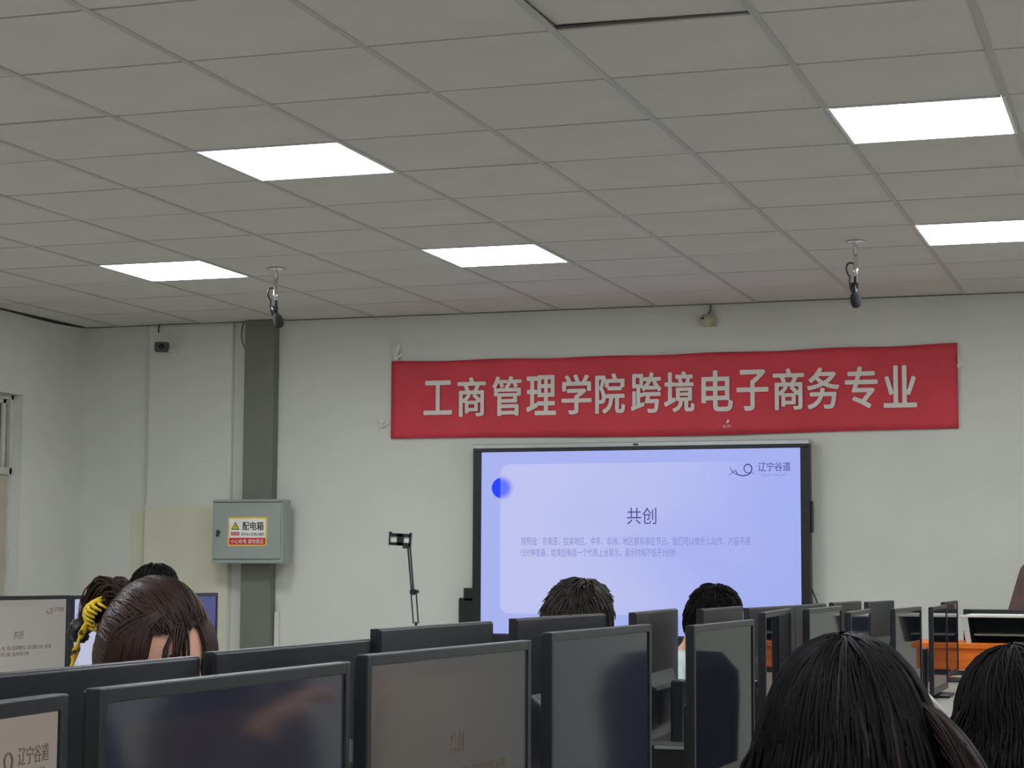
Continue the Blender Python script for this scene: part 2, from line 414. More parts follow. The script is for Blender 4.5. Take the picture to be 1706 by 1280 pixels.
# ------------------------------------------------------------------ things on the front wall
# banner
BZ, BX = 2.277, -2.855
t = thing('banner', 'long red cloth banner with pale Chinese lettering across the front wall', 'banner', (BX, FW-0.012, BZ))
bm = bmesh.new(); nx, nz = 90, 12
W_, H_ = 3.445, 0.486
grid = []
for i in range(nx+1):
    colv = []
    for j in range(nz+1):
        u = i/nx; v = j/nz
        x = (u-0.5)*W_; z = (v-0.5)*H_
        if v > 0.99: z += -0.006*math.sin(u*PI*5)**2 - 0.010*math.sin(u*PI) + 0.006*(u-0.5)
        if v < 0.01: z += -0.010*math.sin(u*PI)+0.004*math.sin(u*9)
        y = -0.004 - 0.004*math.sin(u*23+v*2) * (0.3+abs(v-0.5)) - 0.003*math.sin(u*61+v*5)*abs(v-0.5)
        colv.append(bm.verts.new((x, y, z)))
    grid.append(colv)
for i in range(nx):
    for j in range(nz): bm.faces.new((grid[i][j], grid[i+1][j], grid[i+1][j+1], grid[i][j+1]))
bmesh.ops.recalc_face_normals(bm, faces=bm.faces)
ext = bmesh.ops.extrude_face_region(bm, geom=list(bm.faces))
for v in ext['geom']:
    if isinstance(v, bmesh.types.BMVert): v.co.y += 0.002
obj('cloth', bm, 'red', t, True)
chars = '工商管理学院跨境电子商务专业'
cxs = [-4.266, -4.047, -3.819, -3.601, -3.378, -3.169, -2.947, -2.746, -2.518, -2.308, -2.096, -1.894, -1.676, -1.455]
for i, (ch, X) in enumerate(zip(chars, cxs)):
    hh = 0.235; ww = 0.186
    if ch == '工': hh = 0.205
    if ch == '院' or ch == '境' or ch == '商': ww = 0.182
    zz = 0.004 - 0.000*i
    text('character', ch, hh, 'letter', t, frame_m((X-BX, -0.0125, zz), (1, 0, 0), (0, 0, 1)), width=ww-0.008, bold=0.022, depth=0.0015, thin=True)
# maker's mark and worn spots
mk = frame_m((-2.462-BX, -0.0115, -0.205), (1, 0, 0), (0, 0, 1))
text('small_mark', '合作', 0.02, 'inkpink', t, mk, width=0.05, depth=0.001, thin=True)
poly_plate('mark_drop', [(-0.004, 0.018), (0.010, 0.020), (0.016, 0.034), (0.008, 0.042), (0, 0.030)], mk, 'inkpink', t, 0.001)
def tape_scrap(name, X, Z, label, seed, sz=0.05):
    rnd = random.Random(seed); b = bmesh.new()
    for k in range(7):
        a = rnd.uniform(-0.5, 0.9); L = rnd.uniform(0.5, 1.6)*sz
        p = Vector((rnd.uniform(-0.3, 0.3)*sz, -rnd.uniform(0.002, 0.012), rnd.uniform(-0.4, 0.3)*sz)); q = p+Vector((math.sin(a)*L, -rnd.uniform(0, 0.012), math.cos(a)*L))
        wv = Vector((math.cos(a), 0.4, -math.sin(a)))*rnd.uniform(0.003, 0.007)
        md = (p+q)/2 + Vector((rnd.uniform(-1, 1)*0.01, -0.006, 0))
        ring_loft(b, [[c-wv, c+wv, c+wv*0.9+Vector((0, 0.001, 0)), c-wv*0.9+Vector((0, 0.001, 0))] for c in (p, md, q)])
    bmesh.ops.recalc_face_normals(b, faces=b.faces)
    o = obj(name, b, 'tape'); o.location = (X, FW-0.014, Z); tag(o, label, 'tape')
tape_scrap('tape_scrap', -4.555, 2.525, 'crumpled clear tape at the top left corner of the red banner', 3, 0.06)
tape_scrap('tape_scrap', -4.64, 2.11, 'scrap of clear tape on the wall left of the banner, near its lower left corner', 5, 0.035)
tape_scrap('tape_scrap', -1.115, 2.39, 'white twist of tape at the right edge of the red banner', 9, 0.035)

# big display
t = thing('smart_display', 'large black-framed flat display with silver top edge showing a pale blue slide', 'display', (-2.985, FW-0.02, 1.40))
sw, sh = 1.936, 1.09
fw = 2.04/2
bm = bmesh.new(); bx(bm, (-fw+0.005, -0.06, -0.60), (fw-0.005, 0.018, 0.56), 0.004); obj('housing', bm, 'black', t)
bm = bmesh.new()
bx(bm, (-fw, -0.088, -0.62), (-sw/2, -0.06, 0.545), 0.003); bx(bm, (sw/2, -0.088, -0.62), (fw, -0.06, 0.545), 0.003)
bx(bm, (-fw, -0.088, 0.535), (fw, -0.06, 0.556), 0.003); bx(bm, (-fw, -0.088, -0.62), (fw, -0.06, -0.555), 0.003)
obj('bezel', bm, 'black', t)
se = box('top_edge', (-fw, -0.092, 0.556), (fw, 0.01, 0.583), 'silver', t, 0.004)
box('lens_window', (-0.02, -0.0945, 0.562), (0.012, -0.0915, 0.574), 'black', se)
bm = bmesh.new(); vv = [bm.verts.new(p) for p in ((-sw/2, -0.078, -sh/2-0.005), (sw/2, -0.078, -sh/2-0.005), (sw/2, -0.078, sh/2-0.008), (-sw/2, -0.078, sh/2-0.008))]
f = bm.faces.new(vv); uvl = bm.loops.layers.uv.new('UVMap')
for lp, uvc in zip(f.loops, ((0, 0), (1, 0), (1, 1), (0, 1))): lp[uvl].uv = uvc
scr = obj('screen', bm, 'slide_big', t)
def logo(parent, fm, k, ink, small=True):
    b = bmesh.new()
    for pts, r0 in (([(-0.155, -0.028), (-0.125, -0.006), (-0.112, 0.0), (-0.105, -0.020), (-0.075, -0.030), (-0.040, -0.024), (-0.022, -0.005), (-0.020, 0.02), (-0.04, 0.036), (-0.063, 0.022), (-0.060, -0.004), (-0.045, -0.014), (-0.025, -0.012), (0.0, -0.022)], 0.0032),
                     ([(-0.146, 0.022), (-0.138, 0.002), (-0.115, -0.02), (-0.085, -0.028)], 0.0018)):
        P = [fm @ Vector((x*k, y*k, 0.0015*k)) for x, y in pts]
        Q = []
        for i in range(len(P)-1):
            a = P[max(i-1, 0)]; b0 = P[i]; c0 = P[i+1]; d0 = P[min(i+2, len(P)-1)]
            for s in (0, 0.33, 0.66):
                Q.append(0.5*((2*b0)+(c0-a)*s+(2*a-5*b0+4*c0-d0)*s*s+(3*b0-a-3*c0+d0)*s**3))
        Q.append(P[-1])
        n_ = len(Q); tube(b, Q, [r0*k*(0.35+0.9*math.sin(PI*min(1, (i+1)/n_))) for i in range(n_)], 5)
    obj('emblem', b, ink, parent)
    text('logo_lettering', '辽宁谷道', 0.052*k, ink, parent, fm @ Matrix.Translation((0.112*k, 0.02*k, 0)), width=0.188*k, bold=0.004, depth=0.001*k, thin=True)
    if small: text('logo_small_lettering', 'EAST VALLEY', 0.014*k, 'txtsoft' if ink == 'txtdark' else ink, parent, fm @ Matrix.Translation((0.112*k, -0.028*k, 0)), width=0.14*k, depth=0.001*k, thin=True)
base = -2.985; zb = 1.40
fm0 = lambda X, Z: frame_m((X-base, -0.0785, Z-zb), (1, 0, 0), (0, 0, 1))
logo(scr, fm0(-2.281, 1.808), 1.0, 'txtdark')
text('slide_title', '共创', 0.098, 'txtdark', scr, fm0(-2.957, 1.548), width=0.178, depth=0.0006, thin=True)
L1 = '按照组：东南亚、拉美地区、中东、非洲、地区都有哪些节日，我们可以做什么动作，内容不限'
L2 = '15分钟准备，结束后每组一个代表上台展示，展示时间不低于3分钟'
text('slide_text', L1, 0.05, 'txtsoft', scr, fm0(-3.70, 1.400), width=1.39, depth=0.0006, align='LEFT', thin=True)
text('slide_text', L2, 0.05, 'txtsoft', scr, fm0(-3.70, 1.333), width=0.945, depth=0.0006, align='LEFT', thin=True)
box('side_grip', (fw, -0.07, 0.05), (fw+0.012, -0.02, 0.23), 'black', t, 0.003)
bm = bmesh.new(); bx(bm, (-1.12, -0.05, -0.50), (-fw, 0.0, -0.34), 0.004); bx(bm, (-1.09, -0.05, -0.36), (-fw, 0.0, -0.28), 0.004)
obj('side_bracket', bm, 'black', t)
bm = bmesh.new(); tube(bm, bez((fw-0.005, -0.02, -0.27), (fw+0.05, -0.02, -0.40), (fw+0.05, -0.02, -0.36), (fw+0.03, -0.01, -0.9)), 0.004, 6)
obj('power_lead', bm, 'black', t)

# grey duct and distribution box
bm = bmesh.new(); bx(bm, (-5.554, FW-0.082, 0.0), (-5.350, FW-0.001, ZC-0.002), 0.004)
tag(obj('cable_duct', bm, 'trunk'), 'dark grey vertical cable duct on the front wall behind the electrical box', 'duct')
X0, X1, Z0, Z1 = -5.694, -5.215, 1.262, 1.658
t = thing('electrical_box', 'grey steel electrical box with a yellow-edged warning sticker, mounted on the duct', 'electrical box', ((X0+X1)/2, FW-0.083, (Z0+Z1)/2))
hx = (X1-X0)/2; hz = (Z1-Z0)/2
box('body', (-hx, -0.117, -hz), (hx, 0.0, hz), 'boxgrey', t, 0.004)
dr = box('door', (-hx+0.01, -0.127, -hz+0.028), (hx-0.012, -0.1175, hz-0.022), 'boxgrey', t, 0.003)
bm = bmesh.new(); bx(bm, (-hx, -0.129, -hz), (hx, -0.112, -hz+0.018), 0.003)
obj('lip', bm, 'boxgrey', t)
bm = bmesh.new(); bx(bm, (-hx, -0.129, hz-0.014), (hx, -0.112, hz), 0.003); obj('lip', bm, 'boxgrey', t)
bm = bmesh.new(); lathe(bm, [(0.0001, 0.0), (0.014, 0.0), (0.014, 0.008), (0.008, 0.012), (0.0001, 0.012)], 16, Matrix.Translation((-hx+0.045, -0.127, -0.005)) @ Matrix.Rotation(PI/2, 4, 'X'))
bx(bm, (-hx+0.036, -0.145, -0.03), (-hx+0.054, -0.136, -0.008), 0.002)
obj('lock', bm, 'dkmetal', dr)
SX, SZ, SW, SH = 0.0, 0.0, 0.268, 0.180
sf = lambda x, z, lift=0.0: frame_m((x+0.005, -0.1275-lift, z-0.002), (1, 0, 0), (0, 0, 1))
st = poly_plate('sticker', rrect(SW, SH, 0.006), sf(0, 0), 'styellow', dr, 0.0008)
poly_plate('white_field', rrect(SW-0.022, SH-0.02, 0.006), sf(0, 0, 0.0009), 'stwhite', st, 0.0004)
poly_plate('red_band', rrect(SW-0.022, 0.042, 0.006), sf(0, -0.059, 0.0013), 'inkred', st, 0.0004)
poly_plate('warning_triangle', [(-0.028, 0), (0.028, 0), (0, 0.05)], sf(-0.083, 0.012, 0.0014), 'ink', st, 0.0004)
poly_plate('triangle_fill', [(-0.0195, 0.0055), (0.0195, 0.0055), (0, 0.040)], sf(-0.083, 0.012, 0.0019), 'inkyellow', st, 0.0004)
poly_plate('bolt', [(0.002, 0.031), (-0.007, 0.017), (-0.001, 0.018), (-0.003, 0.008), (0.006, 0.021), (0.001, 0.020)], sf(-0.083, 0.012, 0.0024), 'ink', st, 0.0004)
text('sign_title', '配电箱', 0.052, 'ink', st, sf(0.038, 0.035, 0.0014), width=0.142, bold=0.018, thin=True)
poly_plate('red_tag', rrect(0.058, 0.021, 0.002), sf(-0.084, -0.013, 0.0014), 'inkred', st, 0.0004)
text('red_tag_lettering', '高压危险', 0.013, 'inkpink', st, sf(-0.084, -0.013, 0.0019), width=0.05, thin=True)
text('sign_line', '非专业人员禁止操作', 0.018, 'ink', st, sf(0.036, -0.016, 0.0014), width=0.155, bold=0.006, thin=True)
text('band_lettering', '小心有电 请勿靠近', 0.029, 'inkpink', st, sf(0, -0.060, 0.0019), width=0.225, bold=0.012, thin=True)
# thin loose wire left of the duct top
bm = bmesh.new(); tube(bm, bez((-5.600, FW-0.006, 2.795), (-5.625, FW-0.008, 2.72), (-5.62, FW-0.008, 2.66), (-5.558, FW-0.01, 2.60), 12), 0.0028, 6)
tag(obj('loose_wire', bm, 'dkmetal'), 'thin loose wire looping down beside the top of the grey duct', 'wire')
# white cord cover low on the duct's right
bm = bmesh.new(); bx(bm, (-5.345, FW-0.03, 0.72), (-5.315, FW-0.001, 0.96), 0.004); tube(bm, [(-5.33, FW-0.01, 0.72), (-5.335, FW-0.01, 0.3)], 0.005, 6); tube(bm, [(-5.33, FW-0.01, 0.95), (-5.333, FW-0.012, 1.03)], 0.004, 6)
tag(obj('wall_socket_strip', bm, 'white'), 'narrow white strip hanging low on the wall right of the duct', 'socket strip')
# small wall camera by the left corner
t = thing('security_camera', 'small black-fronted camera high on the wall near the left corner', 'camera', (-6.135, FW-0.088, 2.635))
bm = bmesh.new()
rg = []
rm = Matrix.Rotation(R(27), 4, 'Z')
for y, k in ((-0.12, 0.94), (-0.115, 1.0), (-0.06, 1.0), (-0.05, 0.9)):
    rg.append([rm @ Vector((x*k, y, z*k)) for x, z in [(p[0], p[1]) for p in rrect(0.092, 0.062, 0.014)]])
ring_loft(bm, rg); bmesh.ops.recalc_face_normals(bm, faces=bm.faces); obj('body', bm, 'black', t, False)
bm = bmesh.new(); lathe(bm, [(0.0001, 0), (0.018, 0), (0.018, 0.006), (0.0001, 0.008)], 16, rm @ Matrix.Translation((0, -0.119, 0)) @ Matrix.Rotation(PI/2, 4, 'X')); obj('lens', bm, 'black', t, True)
bm = bmesh.new(); tube(bm, [(0.03, -0.05, 0.0), (0.05, 0.02, -0.01), (0.055, 0.05, -0.01)], 0.012, 8); bx(bm, (0.035, 0.042, -0.055), (0.085, 0.052, 0.02), 0.003); obj('bracket', bm, 'white', t)
bm = bmesh.new(); tube(bm, [(-0.045, 0.045, 0.175), (-0.052, 0.043, 0.13), (-0.05, 0.043, 0.11)], 0.0045, 6); obj('cable', bm, 'dkmetal', t)
# ivory camera above the banner
t = thing('ivory_camera', 'small ivory camera fixed to the wall above the banner', 'camera', (-2.575, FW-0.001, 2.70))
bm = bmesh.new(); ellipsoid(bm, (0, -0.045, 0), (0.045, 0.05, 0.036), 20, 12); bx(bm, (-0.03, -0.03, -0.035), (0.05, 0.0, 0.03), 0.006); obj('body', bm, 'ivory', t, True)
bm = bmesh.new(); lathe(bm, [(0.0001, 0), (0.008, 0), (0.008, 0.006), (0.0001, 0.007)], 14, Matrix.Translation((-0.012, -0.09, 0.004)) @ Matrix.Rotation(PI/2, 4, 'X')); obj('lens', bm, 'black', t)
bm = bmesh.new(); tube(bm, [(0.018, -0.012, 0.098), (0.020, -0.012, 0.07), (0.004, -0.02, 0.03)], 0.005, 6); obj('cable', bm, 'trunk', t)

# hanging microphones
def hanging_mic(X, Y, label, tilt, loopside):
    t = thing('hanging_microphone', label, 'microphone', (X, Y, ZC-0.004), 0, 'microphones hung from the ceiling')
    b = bmesh.new(); lathe(b, [(0.0001, 0.002), (0.048, 0.002), (0.05, -0.002), (0.03, -0.006), (0.014, -0.012), (0.0001, -0.012)], 24); obj('flange', b, 'chrome', t, True)
    b = bmesh.new(); lathe(b, [(0.0001, -0.01), (0.012, -0.01), (0.0115, -0.125), (0.014, -0.13), (0.013, -0.165), (0.0001, -0.168)], 16); obj('rod', b, 'chrome', t, True)
    b = bmesh.new(); lathe(b, [(0.0001, -0.162), (0.010, -0.162), (0.011, -0.20), (0.006, -0.206), (0.0001, -0.206)], 12)
    bx(b, (-0.022, -0.009, -0.225), (0.012, 0.009, -0.195), 0.003); obj('clip', b, 'black', t)
    mm = Matrix.Translation((-0.008, 0, -0.212)) @ Matrix.Rotation(tilt, 4, 'Y')
    b = bmesh.new(); lathe(b, [(0.0001, 0.012), (0.012, 0.012), (0.013, -0.01), (0.012, -0.035), (0.014, -0.04), (0.0001, -0.04)], 14, mm); obj('body', b, 'black', t, True)
    b = bmesh.new(); lathe(b, [(0.0001, -0.028), (0.014, -0.030), (0.023, -0.046), (0.027, -0.066), (0.025, -0.088), (0.016, -0.103), (0.0001, -0.108)], 18, mm); obj('windshield', b, 'foam', t, True)
    b = bmesh.new(); tube(b, bez((-0.008, 0, -0.105), (-0.055, 0, -0.08), (-0.05, 0, -0.15), (-0.028, 0, -0.165), 10) + bez((-0.028, 0, -0.165), (-0.032, 0, -0.19), (-0.03, 0, -0.22), (-0.014, 0, -0.245), 8)[1:], 0.0045, 6); obj('cable', b, 'black', t, True)
    return t
hanging_mic(-4.437, 9.446, 'chrome-stemmed black microphone hanging in front of the grey duct', R(-22), 1)
hanging_mic(-1.406, 9.458, 'chrome-stemmed black microphone hanging at right, above the end of the banner', R(-6), 1)

# black articulated arm with two-window head in front of the wall
t = thing('articulated_arm_stand', 'thin black arm stand with a tilted two-window head left of the big display', 'stand', (-4.10, 10.7, 0))
bm = bmesh.new(); lathe(bm, [(0.0001, 0), (0.13, 0), (0.13, 0.012), (0.02, 0.02), (0.012, 0.03), (0.012, 0.6), (0.0001, 0.6)], 20); obj('base', bm, 'black', t)
def P3(x, z): return (x+4.10, 0.0, z)
bm = bmesh.new(); tube(bm, [P3(-4.13, 0.92), P3(-4.146, 1.09)], 0.0042, 6); tube(bm, [P3(-4.10, 0.92), P3(-4.115, 1.095)], 0.0042, 6); tube(bm, [P3(-4.10, 0.6), P3(-4.115, 0.93)], 0.008, 6); obj('lower_arm', bm, 'black', t)
bm = bmesh.new(); tube(bm, [P3(-4.143, 1.10), P3(-4.170, 1.37)], 0.005, 6); tube(bm, [P3(-4.131, 1.10), P3(-4.156, 1.37)], 0.005, 6); obj('upper_arm', bm, 'black', t)
bm = bmesh.new(); mt_ = Matrix.Translation(P3(-4.132, 1.10)) @ Matrix.Rotation(PI/2, 4, 'X')
lathe(bm, [(0.0001, -0.015), (0.018, -0.015), (0.018, 0.015), (0.0001, 0.015)], 16, mt_)
lathe(bm, [(0.0001, -0.012), (0.011, -0.012), (0.011, 0.012), (0.0001, 0.012)], 14, Matrix.Translation(P3(-4.112, 1.102)) @ Matrix.Rotation(PI/2, 4, 'X')); obj('joint', bm, 'black', t)
hm = Matrix.Translation(P3(-4.216, 1.400)) @ Matrix.Rotation(R(3), 4, 'Y')
bm = bmesh.new()
bx(bm, (-0.066, -0.012, 0.016), (0.066, 0.012, 0.034), 0, hm); bx(bm, (-0.066, -0.012, -0.036), (0.066, 0.012, -0.018), 0, hm)
for a, b_ in ((-0.066, -0.060), (-0.016, 0.022), (0.058, 0.066)): bx(bm, (a, -0.012, -0.036), (b_, 0.012, 0.034), 0, hm)
bx(bm, (-0.066, -0.014, 0.03), (-0.060, 0.014, 0.042), 0, hm); bx(bm, (0.060, -0.014, 0.03), (0.066, 0.014, 0.042), 0, hm)
bx(bm, (0.02, -0.012, -0.05), (0.055, 0.012, -0.034), 0.003, hm); obj('head', bm, 'black', t)
bm = bmesh.new(); bx(bm, (-0.060, -0.002, -0.018), (-0.016, 0.004, 0.016), 0, hm); obj('lamp_pane', bm, 'white', t)
bm = bmesh.new(); bx(bm, (0.022, -0.002, -0.018), (0.058, 0.004, 0.016), 0, hm); obj('lamp_pane', bm, 'white', t)

# ------------------------------------------------------------------ teacher's desk and console
t = thing('teacher_desk', 'orange wooden desk in front of the right half of the front wall', 'desk', (-0.30, 9.5, 0))
box('top', (-1.02, -0.02, 0.872), (-0.02, 0.48, 0.898), 'orange', t, 0.004)
box('front_board', (-1.0, 0.0, 0.775), (-0.04, 0.02, 0.872), 'orange', t, 0.002)
for s in (-0.98, -0.08): box('side_panel', (s, 0.02, 0), (s+0.02, 0.46, 0.872), 'orange', t)
box('modesty_board', (-0.96, 0.02, 0.12), (-0.08, 0.038, 0.77), 'dkmetal', t)
t = thing('desk_console', 'pale-framed console with dark open recess and sloping side on the orange desk', 'console', (-0.60, 9.53, 0.898))
bm = bmesh.new()
# hopper: wider at the top, open to the front
def quadbox(bm, p):   # 8 points: bottom 4, top 4
    v = [bm.verts.new(q) for q in p]
    for f in ((3, 2, 1, 0), (4, 5, 6, 7), (0, 1, 5, 4), (1, 2, 6, 5), (2, 3, 7, 6), (3, 0, 4, 7)): bm.faces.new([v[i] for i in f])
wb, wt, hh = 0.320, 0.350, 0.130
quadbox(bm, [(-wb, 0, 0), (-wb+0.022, 0, 0), (-wb+0.022, 0.34, 0), (-wb, 0.34, 0), (-wt, 0, hh), (-wt+0.022, 0, hh), (-wt+0.022, 0.34, hh), (-wt, 0.34, hh)])
quadbox(bm, [(wb-0.022, 0, 0), (wb, 0, 0), (wb, 0.34, 0), (wb-0.022, 0.34, 0), (wt-0.022, 0, hh), (wt, 0, hh), (wt, 0.34, hh), (wt-0.022, 0.34, hh)])
quadbox(bm, [(-wt, 0.33, 0), (wt, 0.33, 0), (wt, 0.34, 0), (-wt, 0.34, 0), (-wt, 0.33, hh), (wt, 0.33, hh), (wt, 0.34, hh), (-wt, 0.34, hh)])
obj('housing', bm, 'dkmetal', t)
box('top_edge', (-wt, -0.012, hh-0.012), (wt, 0.34, hh), 'white', t, 0.003)
bm = bmesh.new(); quadbox(bm, [(-wb-0.003, -0.01, 0), (-wb+0.02, -0.01, 0), (-wb+0.02, 0, 0), (-wb-0.003, 0, 0), (-wt+0.004, -0.01, hh-0.012), (-wt+0.034, -0.01, hh-0.012), (-wt+0.034, 0, hh-0.012), (-wt+0.004, 0, hh-0.012)]); obj('side_edge', bm, 'frame', t)
box('shelf', (-wb+0.03, 0.0, 0.034), (wb-0.03, 0.3, 0.042), 'trunk', t)
box('rear_lid', (-wt-0.02, 0.345, 0.0), (wt, 0.36, 0.150), 'black', t, 0.003)
bm = bmesh.new(); tube(bm, [(0.03-0.09, 0.05, hh), (0.035-0.09, 0.05, hh+0.02), (0.05-0.09, 0.05, hh+0.026), (0.30, 0.05, hh+0.027)], 0.006, 8); obj('handle', bm, 'white', t)

# ------------------------------------------------------------------ benches
def desk(x, y, label, hw_=0.36, L=1.25):
    t = thing('computer_desk', label, 'desk', (x, y, 0), 0, 'computer desks in rows')
    box('top', (-hw_, 0.003, 0.725), (hw_, L-0.003, 0.75), 'desk', t, 0.003)
    for yy in (0.03, L-0.055): box('side_panel', (-hw_+0.04, yy, 0), (hw_-0.04, yy+0.025, 0.725), 'desk', t)
    box('centre_panel', (-0.01, 0.056, 0.1), (0.01, L-0.056, 0.725), 'desk', t)
words = ['nearest', 'second', 'third', 'fourth', 'fifth', 'sixth', 'farthest']
for i in range(7):
    desk(-1.0, 0.75+1.25*i, 'beige laminate desk under the long double row of monitors, %s from the viewer' % words[i])
for i in range(2):
    desk(-3.45, 4.45+1.25*i, 'beige laminate desk of the left row, %s of the two' % ('nearer' if i == 0 else 'farther'))

def monitor(xn, yn, zt, rot, label, facing=1, screen='screen_off', slide=None, Wd=0.545, Hh=0.325, group='black monitors on the long double row', scale_t=1.0):
    """near top corner (xn, yn, zt), turned rot degrees from the row; facing +1 looks to the right wall"""
    a = R(rot); dv = Vector((math.sin(a), math.cos(a), 0)); nv = Vector((math.cos(a), -math.sin(a), 0))*facing
    C = Vector((xn, yn, 0)) + dv*Wd/2
    loc = C - nv*(0.035 if facing > 0 else 0.017)
    t = thing('computer_monitor', label, 'monitor', (loc.x, loc.y, 0.75), math.atan2(nv.y, nv.x), group)
    h = zt-0.75; z0 = h-Hh; bzl = 0.013; hw_ = Wd/2
    b = bmesh.new(); xf = 0.035; xb = 0.020
    bx(b, (xb, -hw_, z0), (xf, -hw_+bzl, h), 0.0015); bx(b, (xb, hw_-bzl, z0), (xf, hw_, h), 0.0015)
    bx(b, (xb, -hw_+bzl-0.001, h-bzl), (xf, hw_-bzl+0.001, h), 0.0015); bx(b, (xb, -hw_+bzl-0.001, z0), (xf, hw_-bzl+0.001, z0+0.024), 0.0015)
    obj('bezel', b, 'bezel', t)
    b = bmesh.new()
    bx(b, (xb-0.003, -hw_+0.002, z0+0.002), (xf-0.008, hw_-0.002, h-0.002), 0.002)
    # bulged rear shell
    rings = []
    for x_, k, kz in ((xb-0.001, 0.80, 0.50), (xb-0.006, 0.74, 0.44), (xb-0.020, 0.60, 0.30), (xb-0.024, 0.50, 0.24)):
        rings.append([(x_, p[0], z0+Hh*0.32+p[1]) for p in rrect(Wd*k, Hh*kz, 0.03*k)])
    ring_loft(b, rings); bmesh.ops.recalc_face_normals(b, faces=b.faces)
    obj('back_cover', b, 'back', t)
    b = bmesh.new(); ps = [(xf-0.003, -hw_+bzl-0.001, z0+0.022), (xf-0.003, hw_-bzl+0.001, z0+0.022), (xf-0.003, hw_-bzl+0.001, h-bzl+0.001), (xf-0.003, -hw_+bzl-0.001, h-bzl+0.001)]
    f = b.faces.new([b.verts.new(p) for p in ps]); ul = b.loops.layers.uv.new('UVMap')
    for lp, uvc in zip(f.loops, ((0, 0), (1, 0), (1, 1), (0, 1))): lp[ul].uv = uvc
    s = obj('screen', b, screen, t)
    sw_, sh_ = Wd-2*bzl, Hh-bzl-0.024; zc = (z0+0.024+h-bzl)/2
    if slide:
        fm = lambda u, v: frame_m((xf-0.0027, (u-0.5)*sw_, zc+(v-0.5)*sh_), (0, 1, 0), (0, 0, 1))
        if slide == 'zoom':
            logo(s, fm(0.775, 0.60), 0.74, 'txtbrown')
        else:
            k = sw_/1.936
            if screen != 'slide_dim': logo(s, fm(0.864, 0.875), k, slide, small=(xn > -1))
            text('slide_title', '共创', 0.098*k, slide, s, fm(0.514, 0.64), width=0.178*k, depth=0.0003, thin=True)
            text('slide_text', L1, 0.05*k, slide, s, fm(0.13, 0.505), width=1.39*k, depth=0.0003, align='LEFT', thin=True)
            text('slide_text', L2, 0.05*k, slide, s, fm(0.13, 0.443), width=0.945*k, depth=0.0003, align='LEFT', thin=True)
    b = bmesh.new(); bx(b, (-0.045, -0.035, 0.01), (-0.018, 0.035, z0+Hh*0.5), 0.004); obj('stand_neck', b, 'bezel', t)
    b = bmesh.new(); bx(b, (-0.105, -0.10, 0.0), (0.075, 0.10, 0.012), 0.004); obj('stand_base', b, 'bezel', t)
    return t
FR = [(-0.805, 0.885, 1.116, -4.5, 'monitor cut by the lower left corner, beige slide with a dark logo', 'slide_beige', 'txtbrown'),
      (-0.85, 1.482, 1.117, -0.5, 'dim-screened monitor second from the left in the front row, with a shadowy reflection', 'slide_dark', None),
      (-0.85, 2.063, 1.123, 1.7, 'brownish-grey screened monitor in the middle of the front row, faint slide text', 'slide_dim', 'txtbrown'),
      (-0.85, 2.755, 1.129, 0.9, 'dark blue-black screened monitor below the head at the display, right of the brownish screen', 'screen_off', None),
      (-0.85, 3.653, 1.118, 0.4, 'monitor right of the pale-shirted person, with a clear mirror-like dark screen', 'screen_off2', None),
      (-0.85, 4.340, 1.130, -4.5, 'narrow-looking monitor just right of the mirror-like one, touching its right edge', 'screen_off2', None),
      (-0.85, 4.895, 1.129, -0.5, 'monitor partly behind the top of the black-haired head, left side', 'screen_off2', None),
      (-0.85, 5.560, 1.110, -2.4, 'small bluish monitor directly above the black-haired head', 'screen_off', None),
      (-0.85, 6.484, 1.104, 2.0, 'monitor standing left of the gap that shows the orange desk', 'screen_off2', None),
      (-0.85, 7.541, 1.094, -0.6, 'monitor right of the gap that shows the orange desk', 'screen_off2', None),
      (-0.93, 8.690, 1.097, 0.0, 'farthest right-facing monitor, beside the console on the orange desk', 'screen_off2', None)]
for x, y, z, rr_, lab, scn, sl in FR: monitor(x, y, z, rr_, lab, 1, scn, sl)
BK = [(-1.15, 1.170, 1.110, 0.0, 'back-turned monitor out of frame at far left of the rear row'),
      (-1.15, 1.735, 1.108, -1.6, 'back-turned monitor at the lower left, just under the brown-haired woman'),
      (-1.15, 2.290, 1.113, -1.2, 'back-turned monitor between the woman and the black arm stand'),
      (-1.15, 2.842, 1.128, -0.4, 'back-turned monitor under the arm stand, ending at the display\'s left edge'),
      (-1.15, 3.512, 1.130, 1.8, 'back-turned monitor in front of the tousled short-haired head'),
      (-1.15, 4.369, 1.126, -3.6, 'tall-looking back-turned monitor left of the pale-shirted person'),
      (-1.15, 5.043, 1.123, -0.9, 'back-turned monitor in front of the pale-shirted person\'s head'),
      (-1.20, 5.871, 1.113, 4.2, 'back-turned monitor under the display\'s lower right corner'),
      (-1.17, 6.470, 1.112, 1.3, 'back-turned monitor just right of the display\'s lower right corner'),
      (-1.15, 7.120, 1.113, 2.0, 'grey back-turned monitor second from the right end of the rear row'),
      (-1.15, 7.969, 1.105, 3.2, 'back-turned dark monitor standing highest, above the black-haired head')]
for x, y, z, rr_, lab in BK: monitor(x, y, z, rr_, lab, -1, 'slide_lav')
LG = 'monitors on the left row of desks'
monitor(-3.30, 4.967, 1.138, 2.2, 'monitor at the left edge with a greige slide showing a short title', 1, 'slide_far', 'txtbrown', group=LG)
monitor(-3.30, 5.568, 1.136, 0.3, 'monitor with a pale lavender screen behind the woman\'s yellow hair clip', 1, 'slide_lav', None, group=LG)
monitor(-3.30, 6.140, 1.135, -5.5, 'monitor with a dim blue screen right of the woman\'s head', 1, 'slide_blue', None, group=LG)
